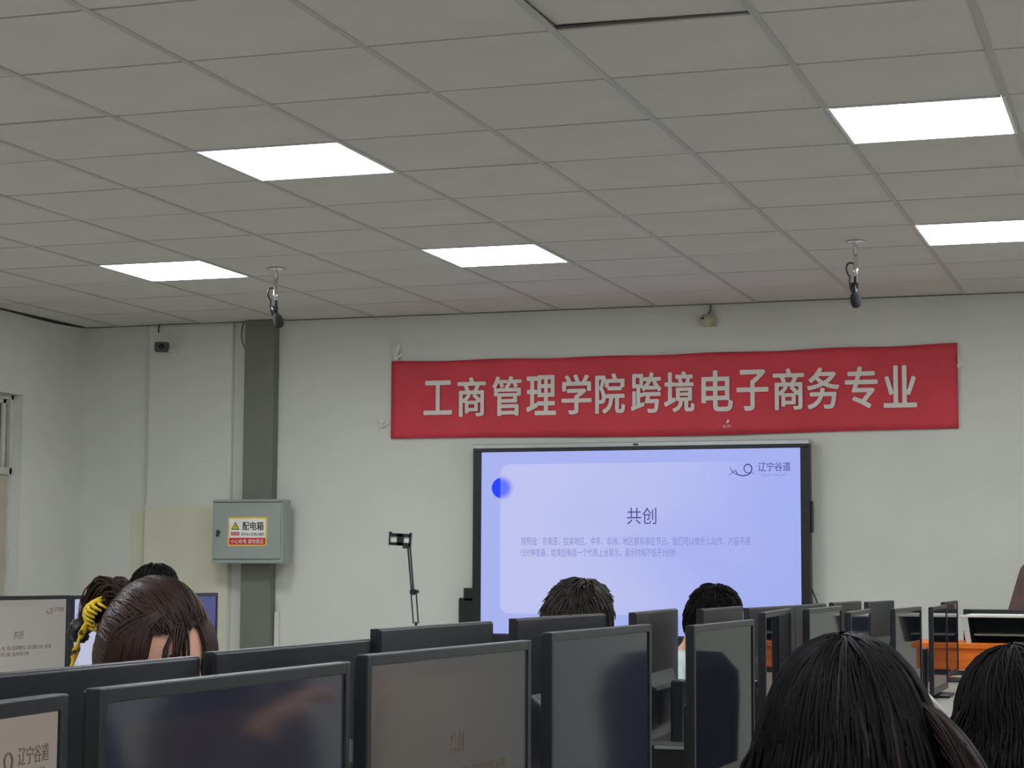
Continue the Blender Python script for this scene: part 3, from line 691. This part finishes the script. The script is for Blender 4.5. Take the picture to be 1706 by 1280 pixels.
# small things on the bench in the gap
t = thing('mini_computer', 'small black box computer on the desk beside the pale-shirted person', 'computer', (-1.08, 4.24, 0.75))
box('case', (-0.02, -0.06, 0), (0.10, 0.03, 0.10), 'black', t, 0.004)
box('light_edge', (0.02, -0.062, 0.092), (0.10, -0.060, 0.099), 'silver', t)
bm = bmesh.new(); ellipsoid(bm, (0, 0, 0.017), (0.03, 0.055, 0.018), 16, 8)
for v in bm.verts: v.co.z = max(v.co.z, 0.0)
tag(obj('computer_mouse', bm, 'white', None, True), 'white computer mouse on the desk in the gap between monitors', 'mouse').location = (-0.72, 4.13, 0.75)

# ------------------------------------------------------------------ people
def depsgraph_mesh(o):
    dg = bpy.context.evaluated_depsgraph_get(); dg.update()
    me = bpy.data.meshes.new_from_object(o.evaluated_get(dg)); bpy.data.objects.remove(o); return me
def skin(chains, sub=2, remesh=0.0, extra=None):
    """chains: list of [(point, radius), ...]; equal points are welded"""
    verts = []; rad = []; edges = []; idx = {}
    def vid(p, r):
        k = (round(p[0], 4), round(p[1], 4), round(p[2], 4))
        if k not in idx: idx[k] = len(verts); verts.append(tuple(p)); rad.append(r)
        return idx[k]
    for ch in chains:
        ids = [vid(p, r) for p, r in ch]
        edges += [(a, b) for a, b in zip(ids, ids[1:])]
    me = bpy.data.meshes.new('s'); me.from_pydata(verts, edges, []); o = bpy.data.objects.new('s', me); COL.objects.link(o)
    md = o.modifiers.new('skin', 'SKIN'); md.use_smooth_shade = True
    for i, sv in enumerate(me.skin_vertices[0].data):
        r = rad[i]; sv.radius = r if isinstance(r, tuple) else (r, r)
        sv.use_root = (i == 0)
    if sub: s_ = o.modifiers.new('sub', 'SUBSURF'); s_.levels = sub; s_.render_levels = sub
    me2 = depsgraph_mesh(o)
    if extra:
        b = bmesh.new(); b.from_mesh(me2); extra(b); me2 = bpy.data.meshes.new('s'); b.to_mesh(me2); b.free()
    if remesh:
        o = bpy.data.objects.new('s', me2); COL.objects.link(o)
        r_ = o.modifiers.new('r', 'REMESH'); r_.mode = 'VOXEL'; r_.voxel_size = remesh; r_.use_smooth_shade = True
        sm = o.modifiers.new('m', 'SMOOTH'); sm.factor = 0.5; sm.iterations = 3
        me2 = depsgraph_mesh(o)
        b = bmesh.new(); b.from_mesh(me2); seen = set(); best = []
        for v in b.verts:
            if v in seen: continue
            st = [v]; comp = []; seen.add(v)
            while st:
                q = st.pop(); comp.append(q)
                for e in q.link_edges:
                    o2 = e.other_vert(q)
                    if o2 not in seen: seen.add(o2); st.append(o2)
            if len(comp) > len(best): best = comp
        keep = set(best); bmesh.ops.delete(b, geom=[v for v in b.verts if v not in keep], context='VERTS'); b.to_mesh(me2); b.free()
    return me2
def volume(segs, voxel, lat=Vector((0, 1, 0)), extra=None):
    """one continuous surface around tapered segments ((p, r), (q, r)); r may be (sideways, front-back)"""
    b = bmesh.new()
    def axes(t):
        x = lat - t*lat.dot(t); x = x.normalized() if x.length > 0.1 else t.orthogonal().normalized()
        return x, t.cross(x)
    def rad(r): return r if isinstance(r, tuple) else (r, r)
    for (p, rp), (q, rq) in segs:
        p = Vector(p); q = Vector(q); t = (q-p).normalized(); x, y = axes(t); rp = rad(rp); rq = rad(rq)
        ring_loft(b, [[c + x*math.cos(2*PI*k/20)*r[0] + y*math.sin(2*PI*k/20)*r[1] for k in range(20)] for c, r in ((p, rp), ((p+q)/2, ((rp[0]+rq[0])/2, (rp[1]+rq[1])/2)), (q, rq))])
        for c, r in ((p, rp), (q, rq)):
            ellipsoid(b, (0, 0, 0), (r[0], r[1], min(r)*0.85), 20, 12, Matrix.Translation(c) @ Matrix((x, y, t)).transposed().to_4x4())
    if extra: extra(b)
    bmesh.ops.recalc_face_normals(b, faces=b.faces)
    me = bpy.data.meshes.new('v'); b.to_mesh(me); b.free()
    o = bpy.data.objects.new('v', me); COL.objects.link(o)
    r_ = o.modifiers.new('r', 'REMESH'); r_.mode = 'VOXEL'; r_.voxel_size = voxel
    sm = o.modifiers.new('m', 'SMOOTH'); sm.factor = 0.6; sm.iterations = 4
    me = depsgraph_mesh(o)
    b = bmesh.new(); b.from_mesh(me); seen = set(); best = []
    for v in b.verts:
        if v in seen: continue
        st = [v]; comp = []; seen.add(v)
        while st:
            q = st.pop(); comp.append(q)
            for e in q.link_edges:
                o2 = e.other_vert(q)
                if o2 not in seen: seen.add(o2); st.append(o2)
        if len(comp) > len(best): best = comp
    keep = set(best); bmesh.ops.delete(b, geom=[v for v in b.verts if v not in keep], context='VERTS'); b.to_mesh(me); b.free()
    return me
def add_me(name, me, m_, parent):
    me.materials.clear(); me.materials.append(M[m_]); me.name = name
    for p in me.polygons: p.use_smooth = True
    o = bpy.data.objects.new(name, me); COL.objects.link(o); o.parent = parent; return o
HA = Vector((0.097, 0.077, 0.115))
def head_shape(b, hm):
    seg, rings = 40, 28
    rr = []
    for i in range(1, rings):
        th = PI*i/rings; rg = []
        for k in range(seg):
            ph = 2*PI*k/seg
            d = Vector((math.sin(th)*math.cos(ph), math.sin(th)*math.sin(ph), math.cos(th)))
            p = Vector((d.x*HA.x, d.y*HA.y, d.z*HA.z))
            lo = max(0, -d.z)
            p.y *= 1-0.28*lo*lo                       # jaw narrows
            if d.x < 0: p.z += 0.03*lo*(-d.x); p.x *= 1-0.25*lo   # nape
            else: p.x *= 1+0.06*lo                    # chin
            if d.x > 0:
                g = lambda y, z, sy, sz: math.exp(-((p.y-y)/sy)**2-((p.z-z)/sz)**2)
                p.x += 0.026*g(0, -0.022, 0.012, 0.016) + 0.012*g(0, 0.0, 0.009, 0.02)   # nose
                for s in (-1, 1): p.x -= 0.011*g(s*0.031, 0.004, 0.017, 0.011); p.x += 0.004*g(s*0.031, 0.026, 0.02, 0.008)
                p.x += 0.007*g(0, -0.062, 0.022, 0.008) - 0.004*g(0, -0.075, 0.02, 0.006) + 0.008*g(0, -0.095, 0.02, 0.014)
            rg.append(hm @ p)
        rr.append(rg)
    ring_loft(b, rr)
    for s in (-1, 1):                                  # ears
        ellipsoid(b, (0, 0, 0), (0.018, 0.009, 0.030), 12, 8, hm @ Matrix.Translation((-0.008, s*0.078, -0.005)) @ Matrix.Rotation(s*0.35, 4, 'Z'))
def hair(parent, hm, style, mk, seed, n=1400, mess=1.0, thick=0.0035, part=0.0, hang=0.0, tip=None, skip_face=True):
    rnd = random.Random(seed)
    def ok(d):
        if d.x > 0.1 and d.z < (0.52-0.2*abs(d.y)): return False
        if d.x > -0.15 and d.z < -0.12 and abs(d.y) < 0.99 and d.x > -0.1: return False
        if d.z < -0.55: return False
        return True
    # scalp cap
    b = bmesh.new(); seg, rings = 40, 24; grid_ = []
    for i in range(rings+1):
        th = PI*0.74*i/rings+0.001; rowv = []
        for k in range(seg):
            ph = 2*PI*k/seg
            d = Vector((math.sin(th)*math.cos(ph), math.sin(th)*math.sin(ph), math.cos(th)))
            q = 1.07 + 0.05*noise.noise(d*3+Vector((seed, 0, 0)))
            rowv.append((b.verts.new(hm @ Vector((d.x*HA.x*q-0.004, d.y*HA.y*q, d.z*HA.z*q+0.002))), d))
        grid_.append(rowv)
    for i in range(rings):
        for k in range(seg):
            qd = [grid_[i][k], grid_[i][(k+1) % seg], grid_[i+1][(k+1) % seg], grid_[i+1][k]]
            if all(ok(x[1]) for x in qd): b.faces.new([x[0] for x in qd][::-1])
    for v in [v for v in b.verts if not v.link_faces]: b.verts.remove(v)
    cap = obj('hair', b, mk, parent, True)
    s = bmesh.new(); crown = Vector((-0.35, 0.08, 1)).normalized()
    tips = bmesh.new() if tip else None
    for _ in range(n):
        while True:
            z = rnd.uniform(-0.5, 1); ph = rnd.uniform(0, 2*PI); rxy = math.sqrt(max(0, 1-z*z))
            d = Vector((rxy*math.cos(ph), rxy*math.sin(ph), z))
            if ok(d): break
        pts = []; q = 1.06+rnd.uniform(0, 0.05)
        steps = {'short': rnd.randint(3, 5), 'long': 16, 'tied': rnd.randint(6, 10)}[style]
        stepl = {'short': 0.13, 'long': 0.2, 'tied': 0.16}[style]
        curd = d.copy(); hanging = False; hp = None; left = hang*rnd.uniform(0.75, 1.05)
        sw_ = rnd.uniform(-0.25, 0.25)
        for k in range(steps):
            p = Vector((curd.x*HA.x*q-0.004, curd.y*HA.y*q, curd.z*HA.z*q+0.002))
            pts.append(hm @ p)
            if style == 'tied':
                tgt = Vector((-0.93, 0.0, 0.30)).normalized(); tv = tgt-curd*tgt.dot(curd)
                if tv.length < 0.15: break
            else:
                c_ = Vector((crown.x, part + (0.10 if curd.y > part else -0.10)*0, crown.z))
                tv = curd*crown.dot(curd)-crown
            if tv.length < 1e-3: tv = curd.orthogonal()
            tv = tv.normalized(); tv = tv + curd.cross(tv)*sw_
            if style == 'short' and curd.x > 0.2: tv += Vector((0, 0.4*(1 if part >= 0 else -1), 0.1))
            curd = (curd+tv*stepl).normalized()
            q += {'short': 0.022, 'long': 0.010, 'tied': 0.004}[style]*(rnd.uniform(0.3, 1.4)*mess if rnd.random() < 0.9 else 1.9*mess)
            if style == 'long' and (curd.z < -0.05 or (curd.x > 0.3 and curd.z < 0.45 and abs(curd.y) > 0.5)):
                p = hm @ Vector((curd.x*HA.x*q-0.004, curd.y*HA.y*q, curd.z*HA.z*q)); ctr = hm @ Vector((0, 0, 0))
                out = Vector((p.x-ctr.x, p.y-ctr.y, 0)).normalized(); wv = rnd.uniform(0, 6.3)
                for g in range(9):
                    tt = g/8; pts.append(p + Vector((0, 0, -left*tt)) + out*(0.035*math.sin(tt*2.2)+0.006*math.sin(tt*9+wv)) + Vector((rnd.uniform(-1, 1), rnd.uniform(-1, 1), 0))*0.003*tt)
                break
        if len(pts) < 2: continue
        np_ = len(pts); tube(tips if (tips is not None and rnd.random() < 0.035 and style == 'long') else s, pts, [thick*(0.5+0.9*math.sin(PI*(0.12+0.8*i/(np_-1)))) for i in range(np_)], 3, False)
    st_ = obj('hair_strands', s, mk, parent, True); st_['kind'] = 'stuff'
    if tips is not None: tt_ = obj('light_hair_strands', tips, tip, parent, True); tt_['kind'] = 'stuff'; tt_['label'] = 'lighter brown strands'
    return cap
def person(label, head, yaw, pitch, roll, hip, body_yaw, shirt, hair_kw, hands=None, stand=False, seat=True, remesh=0.008, knees=None):
    t = thing('person', label, 'person', (hip[0], hip[1], 0))
    O = Vector((hip[0], hip[1], 0))
    H = Vector(head)-O
    hm = Matrix.Translation(H) @ Matrix.Rotation(yaw, 4, 'Z') @ Matrix.Rotation(pitch, 4, 'Y') @ Matrix.Rotation(roll, 4, 'X')
    f = Vector((math.cos(body_yaw), math.sin(body_yaw), 0)); l = Vector((-f.y, f.x, 0)); up = Vector((0, 0, 1))
    hp = Vector((0, 0, hip[2]))
    skull = hm @ Vector((-0.03, 0, -0.05)); nb = skull + Vector((0, 0, -0.11)) - f*0.05
    ch = nb - up*0.13 - f*0.03 + (hp-nb)*0.12; wa = hp*0.55+ch*0.45
    sh = [nb + l*s*0.17 - up*0.055 for s in (1, -1)]
    if hands is None: hands = [hp + f*0.36 + l*0.12 + up*0.25, hp + f*0.36 - l*0.12 + up*0.25]
    else: hands = [Vector(h)-O for h in hands]
    hands = [s_ + (h-s_).normalized()*min((h-s_).length, 0.56) for s_, h in zip(sh, hands)]
    elb = []
    for s, a, b in zip((1, -1), sh, hands):
        mid = (a+b)/2; gap = math.sqrt(max(0.0, 0.30**2-((b-a).length/2)**2))
        elb.append(mid + (l*s*0.45 - up*0.8 - f*0.25).normalized()*gap*0.9)
    ft = []
    if stand:
        kn = [hp*0.5 + l*s*0.09 + up*0.0 + f*0.03 for s in (1, -1)]; an = [l*s*0.09+up*0.07 for s in (1, -1)]
    else:
        kn = [hp + f*0.42 + l*s*0.10 + up*(0.47-hip[2]) for s in (1, -1)]; an = [Vector((k.x, k.y, 0.07)) - f*0.06 for k in kn]
    toe = [a + f*0.14 - up*0.035 for a in an]
    tj = [hp + l*s*0.09 for s in (1, -1)]
    T_ = [(hp, (0.155, 0.105)), (wa, (0.13, 0.095)), (ch, (0.15, 0.105))]
    sg = [(T_[0], T_[1]), (T_[1], T_[2]), ((ch, (0.13, 0.09)), (nb, (0.075, 0.06))), ((nb, 0.052), (skull, 0.052))]
    for i in (0, 1):
        sg += [((nb, 0.045), (sh[i], 0.048)), ((ch+l*(0.08 if i == 0 else -0.08), 0.08), (sh[i], 0.052)), ((sh[i], 0.050), (elb[i], 0.038)), ((elb[i], 0.038), (hands[i], 0.025)),
               ((tj[i], 0.085), (kn[i], 0.056)), ((kn[i], 0.056), (an[i], 0.036)), ((an[i], 0.036), (toe[i], 0.028))]
    body = add_me('body', volume(sg, remesh, l, lambda b: head_shape(b, hm)), 'skin', t)
    # hands: palm plus five bent fingers, joined to the body mesh
    for i, s in enumerate((1, -1)):
        d = (hands[i]-elb[i]).normalized(); d = (d*0.8 + f*0.4 - up*0.1).normalized(); sd = d.cross(up).normalized()*s; nn = sd.cross(d).normalized()*s
        W = hands[i]; pal = W + d*0.05
        chs = [[(W - d*0.02, 0.024), (W+d*0.02, (0.030, 0.017)), (pal, (0.038, 0.015)), (W+d*0.085, (0.036, 0.013))]]
        hb = bmesh.new(); mm_ = skin(chs, 2); hb.from_mesh(mm_)
        for j, (o_, L) in enumerate(((-0.029, 0.068), (-0.010, 0.078), (0.010, 0.072), (0.028, 0.056))):
            r0 = W + d*0.072 + sd*o_
            c_ = skin([[(r0, 0.009), (r0+d*L*0.45 - up*0.006, 0.0088), (r0+d*L*0.75 - up*0.022, 0.008), (r0+d*L*0.9 - up*0.042, 0.007)]], 1); hb.from_mesh(c_)
        r0 = W + d*0.022 - sd*0.022
        hb.from_mesh(skin([[(r0, 0.012), (r0 - sd*0.028 + d*0.022, 0.010), (r0 - sd*0.040 + d*0.048 - up*0.01, 0.0085)]], 1))
        tmp = bpy.data.meshes.new('h'); hb.to_mesh(tmp); hb.free()
        ho = bpy.data.objects.new('h', tmp); COL.objects.link(ho); rm_ = ho.modifiers.new('r', 'REMESH'); rm_.mode = 'VOXEL'; rm_.voxel_size = 0.0026
        tmp = depsgraph_mesh(ho)
        b2 = bmesh.new(); b2.from_mesh(body.data); b2.from_mesh(tmp); b2.to_mesh(body.data); b2.free()
    for p in body.data.polygons: p.use_smooth = True
    # eyes, lips
    for s in (-1, 1):
        b = bmesh.new(); ellipsoid(b, (0, 0, 0), (0.011, 0.012, 0.011), 14, 10, hm @ Matrix.Translation((0.076, s*0.031, 0.003))); e = obj('eye', b, 'eye', t, True)
        b = bmesh.new(); ellipsoid(b, (0, 0, 0), (0.004, 0.006, 0.006), 10, 8, hm @ Matrix.Translation((0.0845, s*0.031, 0.003))); obj('iris', b, 'iris', e, True)
        b = bmesh.new(); tube(b, [hm @ Vector((0.088-abs(y-0.03)*0.35, s*y, 0.026-abs(y-0.032)*0.25)) for y in (0.014, 0.024, 0.034, 0.046)], [0.002, 0.003, 0.003, 0.0015], 5); obj('eyebrow', b, hair_kw['mk'], t, True)
    b = bmesh.new(); ellipsoid(b, (0, 0, 0), (0.009, 0.022, 0.007), 14, 8, hm @ Matrix.Translation((0.094, 0, -0.062))); obj('lips', b, 'lips', t, True)
    # clothes
    cu_ = [hands[i]+(elb[i]-hands[i])*0.14 for i in (0, 1)]
    sg = [((hp, (0.172, 0.125)), (wa, (0.148, 0.115))), ((wa, (0.148, 0.115)), (ch, (0.168, 0.122))), ((ch, (0.148, 0.105)), (nb+(ch-nb)*0.10, (0.085, 0.07)))]
    for i in (0, 1):
        sg += [((nb+(ch-nb)*0.1, 0.055), (sh[i], 0.064)), ((ch+l*(0.08 if i == 0 else -0.08), 0.09), (sh[i], 0.066)), ((sh[i], 0.066), (elb[i], 0.052)), ((elb[i], 0.052), (cu_[i], 0.040))]
    add_me('shirt', volume(sg, 0.008, l), shirt, t)
    sg = []
    for i in (0, 1): sg += [((hp-up*0.01, 0.115), (tj[i], 0.108)), ((tj[i], 0.102), (kn[i], 0.074)), ((kn[i], 0.074), (an[i]+up*0.03, 0.054))]
    add_me('trousers', volume(sg, 0.010, l), 'trousers', t)
    for i in (0, 1):
        b = bmesh.new(); c0 = (an[i]+toe[i])/2; ang = math.atan2(f.y, f.x)
        ellipsoid(b, (0.02, 0, 0.0), (0.135, 0.05, 0.05), 16, 8, Matrix.Translation((c0.x, c0.y, 0.045)) @ Matrix.Rotation(ang, 4, 'Z'))
        for v in b.verts: v.co.z = max(v.co.z, 0.0)
        obj('shoe', b, 'shoe', t, True)
    cap = hair(t, hm, seed=hash_(label), **hair_kw)
    if seat and not stand:
        c = thing('stool', label_stool(label), 'stool', (hip[0], hip[1], 0), body_yaw, 'stools under the seated students')
        zt = hip[2]-0.138
        b = bmesh.new(); lathe(b, [(0.0001, zt-0.035), (0.165, zt-0.035), (0.17, zt-0.02), (0.165, zt), (0.0001, zt)], 24); obj('seat', b, 'dkmetal', c)
        for k in range(4):
            a = PI/4+k*PI/2; b = bmesh.new(); tube(b, [(0.12*math.cos(a), 0.12*math.sin(a), zt-0.03), (0.17*math.cos(a), 0.17*math.sin(a), 0.0)], 0.011, 8); obj('leg', b, 'chrome', c)
    return t, hm
def hash_(s): return sum(ord(c)*(i+3) for i, c in enumerate(s)) % 997
def label_stool(l): return 'round stool under the ' + l.split(',')[0].split(' bent')[0].split(' seated')[0]
F = 0.0
# woman with brown hair and yellow clip, head bowed over the desk
pw, hw1 = person('woman with brown tied-up hair and yellow clip, head bowed behind the monitors', (-1.590, 2.945, 1.074), R(-20), R(12), R(0), (-1.98, 2.97, 0.50), R(-4), 'shirtgrey',
                 dict(style='tied', mk='hairbrown', n=3600, thick=0.0021), hands=[(-1.50, 3.13, 0.80), (-1.50, 2.83, 0.80)])
hw2 = hw1 @ Matrix.Rotation(R(18), 4, 'Y')   # the bun, clip and scarf sit a little higher on the back of the head
# fringe and side locks
rnd = random.Random(4); b = bmesh.new()
for k in range(1900):
    s = -1 if rnd.random() < 0.6 else 1
    a0 = rnd.random(); y0 = rnd.uniform(-0.006, 0.006); q = rnd.uniform(1.07, 1.14); lenz = rnd.uniform(0.15, 0.235)
    wisp = rnd.random() < 0.012
    ph1 = (rnd.uniform(0.2, 0.85) if wisp else (0.98+0.7*a0 if s < 0 else 0.22+1.1*a0)); pts = []
    for i in range(9):
        tt = i/8; ph = s*(0.05+(ph1-0.05)*min(1, tt*(2.2 if s < 0 else 1.6))**0.8); zz = 0.108 - lenz*tt**1.35*(0.55+0.45*min(1, a0*1.6))
        rr_ = math.sqrt(max(0.03, 1-min(1, abs(zz/HA.z))**2)) if zz > 0 else 1.0
        pts.append(hw1 @ Vector((HA.x*q*rr_*math.cos(ph)-0.004, HA.y*q*1.04*rr_*math.sin(ph)+y0, zz)))
    tube(b, pts, [0.0021*(0.4+math.sin(PI*(0.1+0.78*i/8))) for i in range(9)], 3, False)
fr_ = obj('fringe', b, 'hairbrown', pw, True); fr_['kind'] = 'stuff'
# bun with loose curls at the back of the head
b = bmesh.new()
for k in range(420):
    a = rnd.uniform(0, 6.3); rr_ = rnd.uniform(0.008, 0.028); ax = rnd.uniform(-0.5, 0.5)
    c = Vector((-0.104, -0.01, 0.030)); pts = []
    for i in range(9):
        aa = a + i*0.55; pts.append(hw2 @ (c + Vector((ax*0.03+0.016*math.sin(aa*0.7), rr_*math.cos(aa), rr_*0.9*math.sin(aa)))))
    tube(b, pts, 0.0018, 3, False)
for k in range(240):     # loose tail curling out and down
    y = rnd.uniform(-0.02, 0.02); q = rnd.uniform(-0.008, 0.008); e = rnd.uniform(0.8, 1.2)
    pts = [hw2 @ Vector(p) for p in bez((-0.085, y-0.01, 0.045+q), (-0.125*e, y*1.3-0.015, 0.085+q), (-0.162*e, y*1.5-0.02, 0.045+q*2), (-0.142+q*2, y*1.2-0.02, -0.02*e), 9)]
    tube(b, pts, [0.0016]*6+[0.0014, 0.0012, 0.0009, 0.0005], 3, False)
bn = obj('hair_bun', b, 'hairbrown', pw, True); bn['kind'] = 'stuff'
# yellow claw clip: two toothed jaws, plus spotted scarf tail
b = bmesh.new()
for s in (-1, 1):
    spine = [hw2 @ Vector((-0.122-0.012*math.sin(PI*i/8), -0.03+s*(0.006+0.018*math.sin(PI*i/8)), 0.040-0.060*i/8)) for i in range(9)]
    tube(b, spine, 0.0055, 6)
    for i in range(1, 8):
        a = -0.122-0.012*math.sin(PI*i/8); y = -0.03+s*(0.006+0.018*math.sin(PI*i/8)); z = 0.040-0.060*i/8
        tube(b, [hw2 @ Vector((a, y, z)), hw2 @ Vector((a+0.012, y*1.15, z)), hw2 @ Vector((a+0.026, y, z))], [0.004, 0.0035, 0.002], 5)
obj('hair_clip', b, 'yellow', pw, True)
b = bmesh.new(); path = bez((-0.122, -0.045, 0.02), (-0.122, -0.06, -0.02), (-0.116, -0.062, -0.06), (-0.095, -0.062, -0.13), 14)
rings_ = []
for i, p in enumerate(path):
    wv = 0.006*(1+0.6*math.sin(i*1.7)); rings_.append([hw2 @ (p+Vector((0.0, -wv, 0.003*math.sin(i*2)))), hw2 @ (p+Vector((-0.006, 0, 0.004))), hw2 @ (p+Vector((0.0, wv, 0.0))), hw2 @ (p+Vector((0.005, 0, 0)))])
ring_loft(b, rings_); bmesh.ops.recalc_face_normals(b, faces=b.faces); sc_ = obj('hair_scarf', b, 'spotted', pw, True); sc_['label'] = 'yellow hair scarf with brown spots'
b = bmesh.new()
for k in range(7):
    a = k*0.9; tube(b, [hw2 @ (Vector((-0.152, -0.03, -0.040)) + Vector((0.008*math.sin(a+j), 0.018*math.cos(j*0.7+a*0.2), 0.018*math.sin(j*0.7+a*0.2)))) for j in range(9)], 0.0045, 5)
obj('hair_tie', b, 'black', pw, True)
# white mask edge by the cheek
b = bmesh.new(); rg = []
for i in range(7):
    tt = i/6; p = hw2 @ Vector((0.086+0.004*tt, -0.02+0.05*tt, -0.010-0.012*tt)); wv = hw1.to_3x3() @ Vector((0.008, 0.0, 0.020))
    rg.append([p+wv, p+Vector((0.006, 0.002, 0)), p-wv, p-Vector((0.004, 0.002, 0))])
ring_loft(b, rg); bmesh.ops.recalc_face_normals(b, faces=b.faces); obj('mask', b, 'white', pw, True)

person('dark-haired person in the far left row, only the crown showing above the woman', (-3.90, 7.20, 1.115), R(-10), R(15), 0, (-4.27, 7.2, 0.50), 0, 'shirtblack',
       dict(style='short', mk='hairblack', n=2000, thick=0.0024, mess=1.1))
person('person with tousled dark short hair seated before the left part of the display', (-1.75, 5.936, 1.070), R(-18), R(28), 0, (-2.13, 5.96, 0.50), R(-4), 'shirtblack',
       dict(style='short', mk='hairdark', n=2600, thick=0.0022, mess=1.5))
person('dark-haired person in a pale mint shirt seated before the right part of the display', (-1.65, 7.402, 1.047), R(-22), R(24), 0, (-2.00, 7.53, 0.50), R(-20), 'shirtwhite',
       dict(style='short', mk='hairblack', n=2400, thick=0.0022, mess=1.25), hands=[(-1.42, 7.55, 0.79), (-1.52, 6.88, 0.73)])
person('person with long black hair seen from behind, largest dark head in the foreground', (-0.340, 2.20, 1.022), R(125), R(16), 0, (-0.07, 1.93, 0.50), R(135), 'shirtblack',
       dict(style='long', mk='hairblack', n=5200, thick=0.0026, hang=0.24, tip='hairtip'), hands=[(-0.57, 2.28, 0.78), (-0.50, 2.45, 0.78)])
pk, hk = person('black-haired person at the right edge of the picture, head bowed, holding a white pen', (-0.215, 3.12, 0.985), R(150), R(26), 0, (0.15, 3.02, 0.50), R(165), 'shirtblack',
       dict(style='long', mk='hairblack', n=4200, thick=0.0026, hang=0.16), hands=[(-0.322, 3.00, 0.965), (-0.45, 3.35, 0.80)])
person('teacher in a brown jacket standing behind the console at the right edge', (-0.525, 10.40, 1.405), R(-100), R(40), 0, (-0.56, 10.76, 0.88), R(-92), 'shirtbrown',
       dict(style='short', mk='hairblack', n=900), stand=True, hands=[(-0.38, 10.20, 0.95), (-0.70, 10.20, 0.95)])
ph_ = [o_ for o_ in bpy.data.objects if o_.get('label', '').startswith('person with long black hair')][0]
b = bmesh.new(); rnd = random.Random(12); L0 = ph_.location
for k in range(800):
    u = rnd.random(); w_ = rnd.uniform(-0.02, 0.02); v_ = rnd.uniform(-0.012, 0.012)
    p0 = Vector((-0.272+0.022*u, 2.17+w_, 1.090-0.05*u)); p3 = Vector((-0.185+0.03*u+v_, 2.13+w_, 0.985-0.09*u))
    pts = bez(p0, p0+Vector((0.030, 0, -0.02)), p3+Vector((-0.035, 0, 0.08)), p3, 9)
    tube(b, [p-L0 for p in pts], [0.0016*(0.5+math.sin(PI*(0.1+0.8*i/9))) for i in range(10)], 3, False)
so_ = obj('side_hair_strands', b, 'hairtip', ph_, True); so_['kind'] = 'stuff'; so_['label'] = 'brownish strands falling to the right'
b = bmesh.new(); tube(b, [(-0.356, 2.975, 1.051), (-0.346, 2.975, 1.041), (-0.318, 2.975, 1.012)], [0.001, 0.003, 0.003], 8)
tag(obj('pen', b, 'white', None, True), 'thin white pen sticking up left of the right-hand black-haired head', 'pen')

# empty office chair with a dark jacket over its back, seen in the mirror-like screens
t = thing('office_chair', 'dark office chair with a jacket over its backrest, beyond the two near heads', 'chair', (-0.40, 5.50, 0), R(232))
bm = bmesh.new(); lathe(bm, [(0.0001, 0.06), (0.02, 0.06), (0.02, 0.43), (0.0001, 0.43)], 12); obj('column', bm, 'dkmetal', t)
for k in range(5):
    a = k*2*PI/5; bm = bmesh.new(); tube(bm, [(0, 0, 0.09), (0.24*math.cos(a), 0.24*math.sin(a), 0.055)], [0.02, 0.012], 8); lg = obj('leg', bm, 'dkmetal', t)
    bm = bmesh.new(); ellipsoid(bm, (0.24*math.cos(a), 0.24*math.sin(a), 0.026), (0.026, 0.026, 0.026), 12, 8); obj('caster', bm, 'black', lg, True)
box('seat', (-0.23, -0.23, 0.43), (0.23, 0.23, 0.50), 'shirtblack', t, 0.025)
bm = bmesh.new(); ring_loft(bm, [[(-0.22-0.03*math.sin((z-0.5)*3)+x, y, z) for x, y in rrect(0.05, wd_, 0.022)] for z, wd_ in ((0.58, 0.36), (0.70, 0.43), (0.85, 0.44), (0.94, 0.40), (0.97, 0.30))]); bmesh.ops.recalc_face_normals(bm, faces=bm.faces); obj('backrest', bm, 'dkmetal', t, True)
bm = bmesh.new(); tube(bm, [(-0.1, 0, 0.45), (-0.24, 0, 0.47), (-0.25, 0, 0.62)], 0.018, 8); obj('back_post', bm, 'dkmetal', t)
bm = bmesh.new(); ring_loft(bm, [[(-0.235-0.02*math.sin(z*3)+x, y+0.01*math.sin(z*17+x*40), z) for x, y in rrect(0.09, wd_, 0.04)] for z, wd_ in ((0.40, 0.44), (0.55, 0.47), (0.70, 0.49), (0.85, 0.50), (0.93, 0.47), (0.985, 0.36), (0.99, 0.2))]); bmesh.ops.recalc_face_normals(bm, faces=bm.faces)
obj('draped_jacket', bm, 'jacketcloth', t, True)
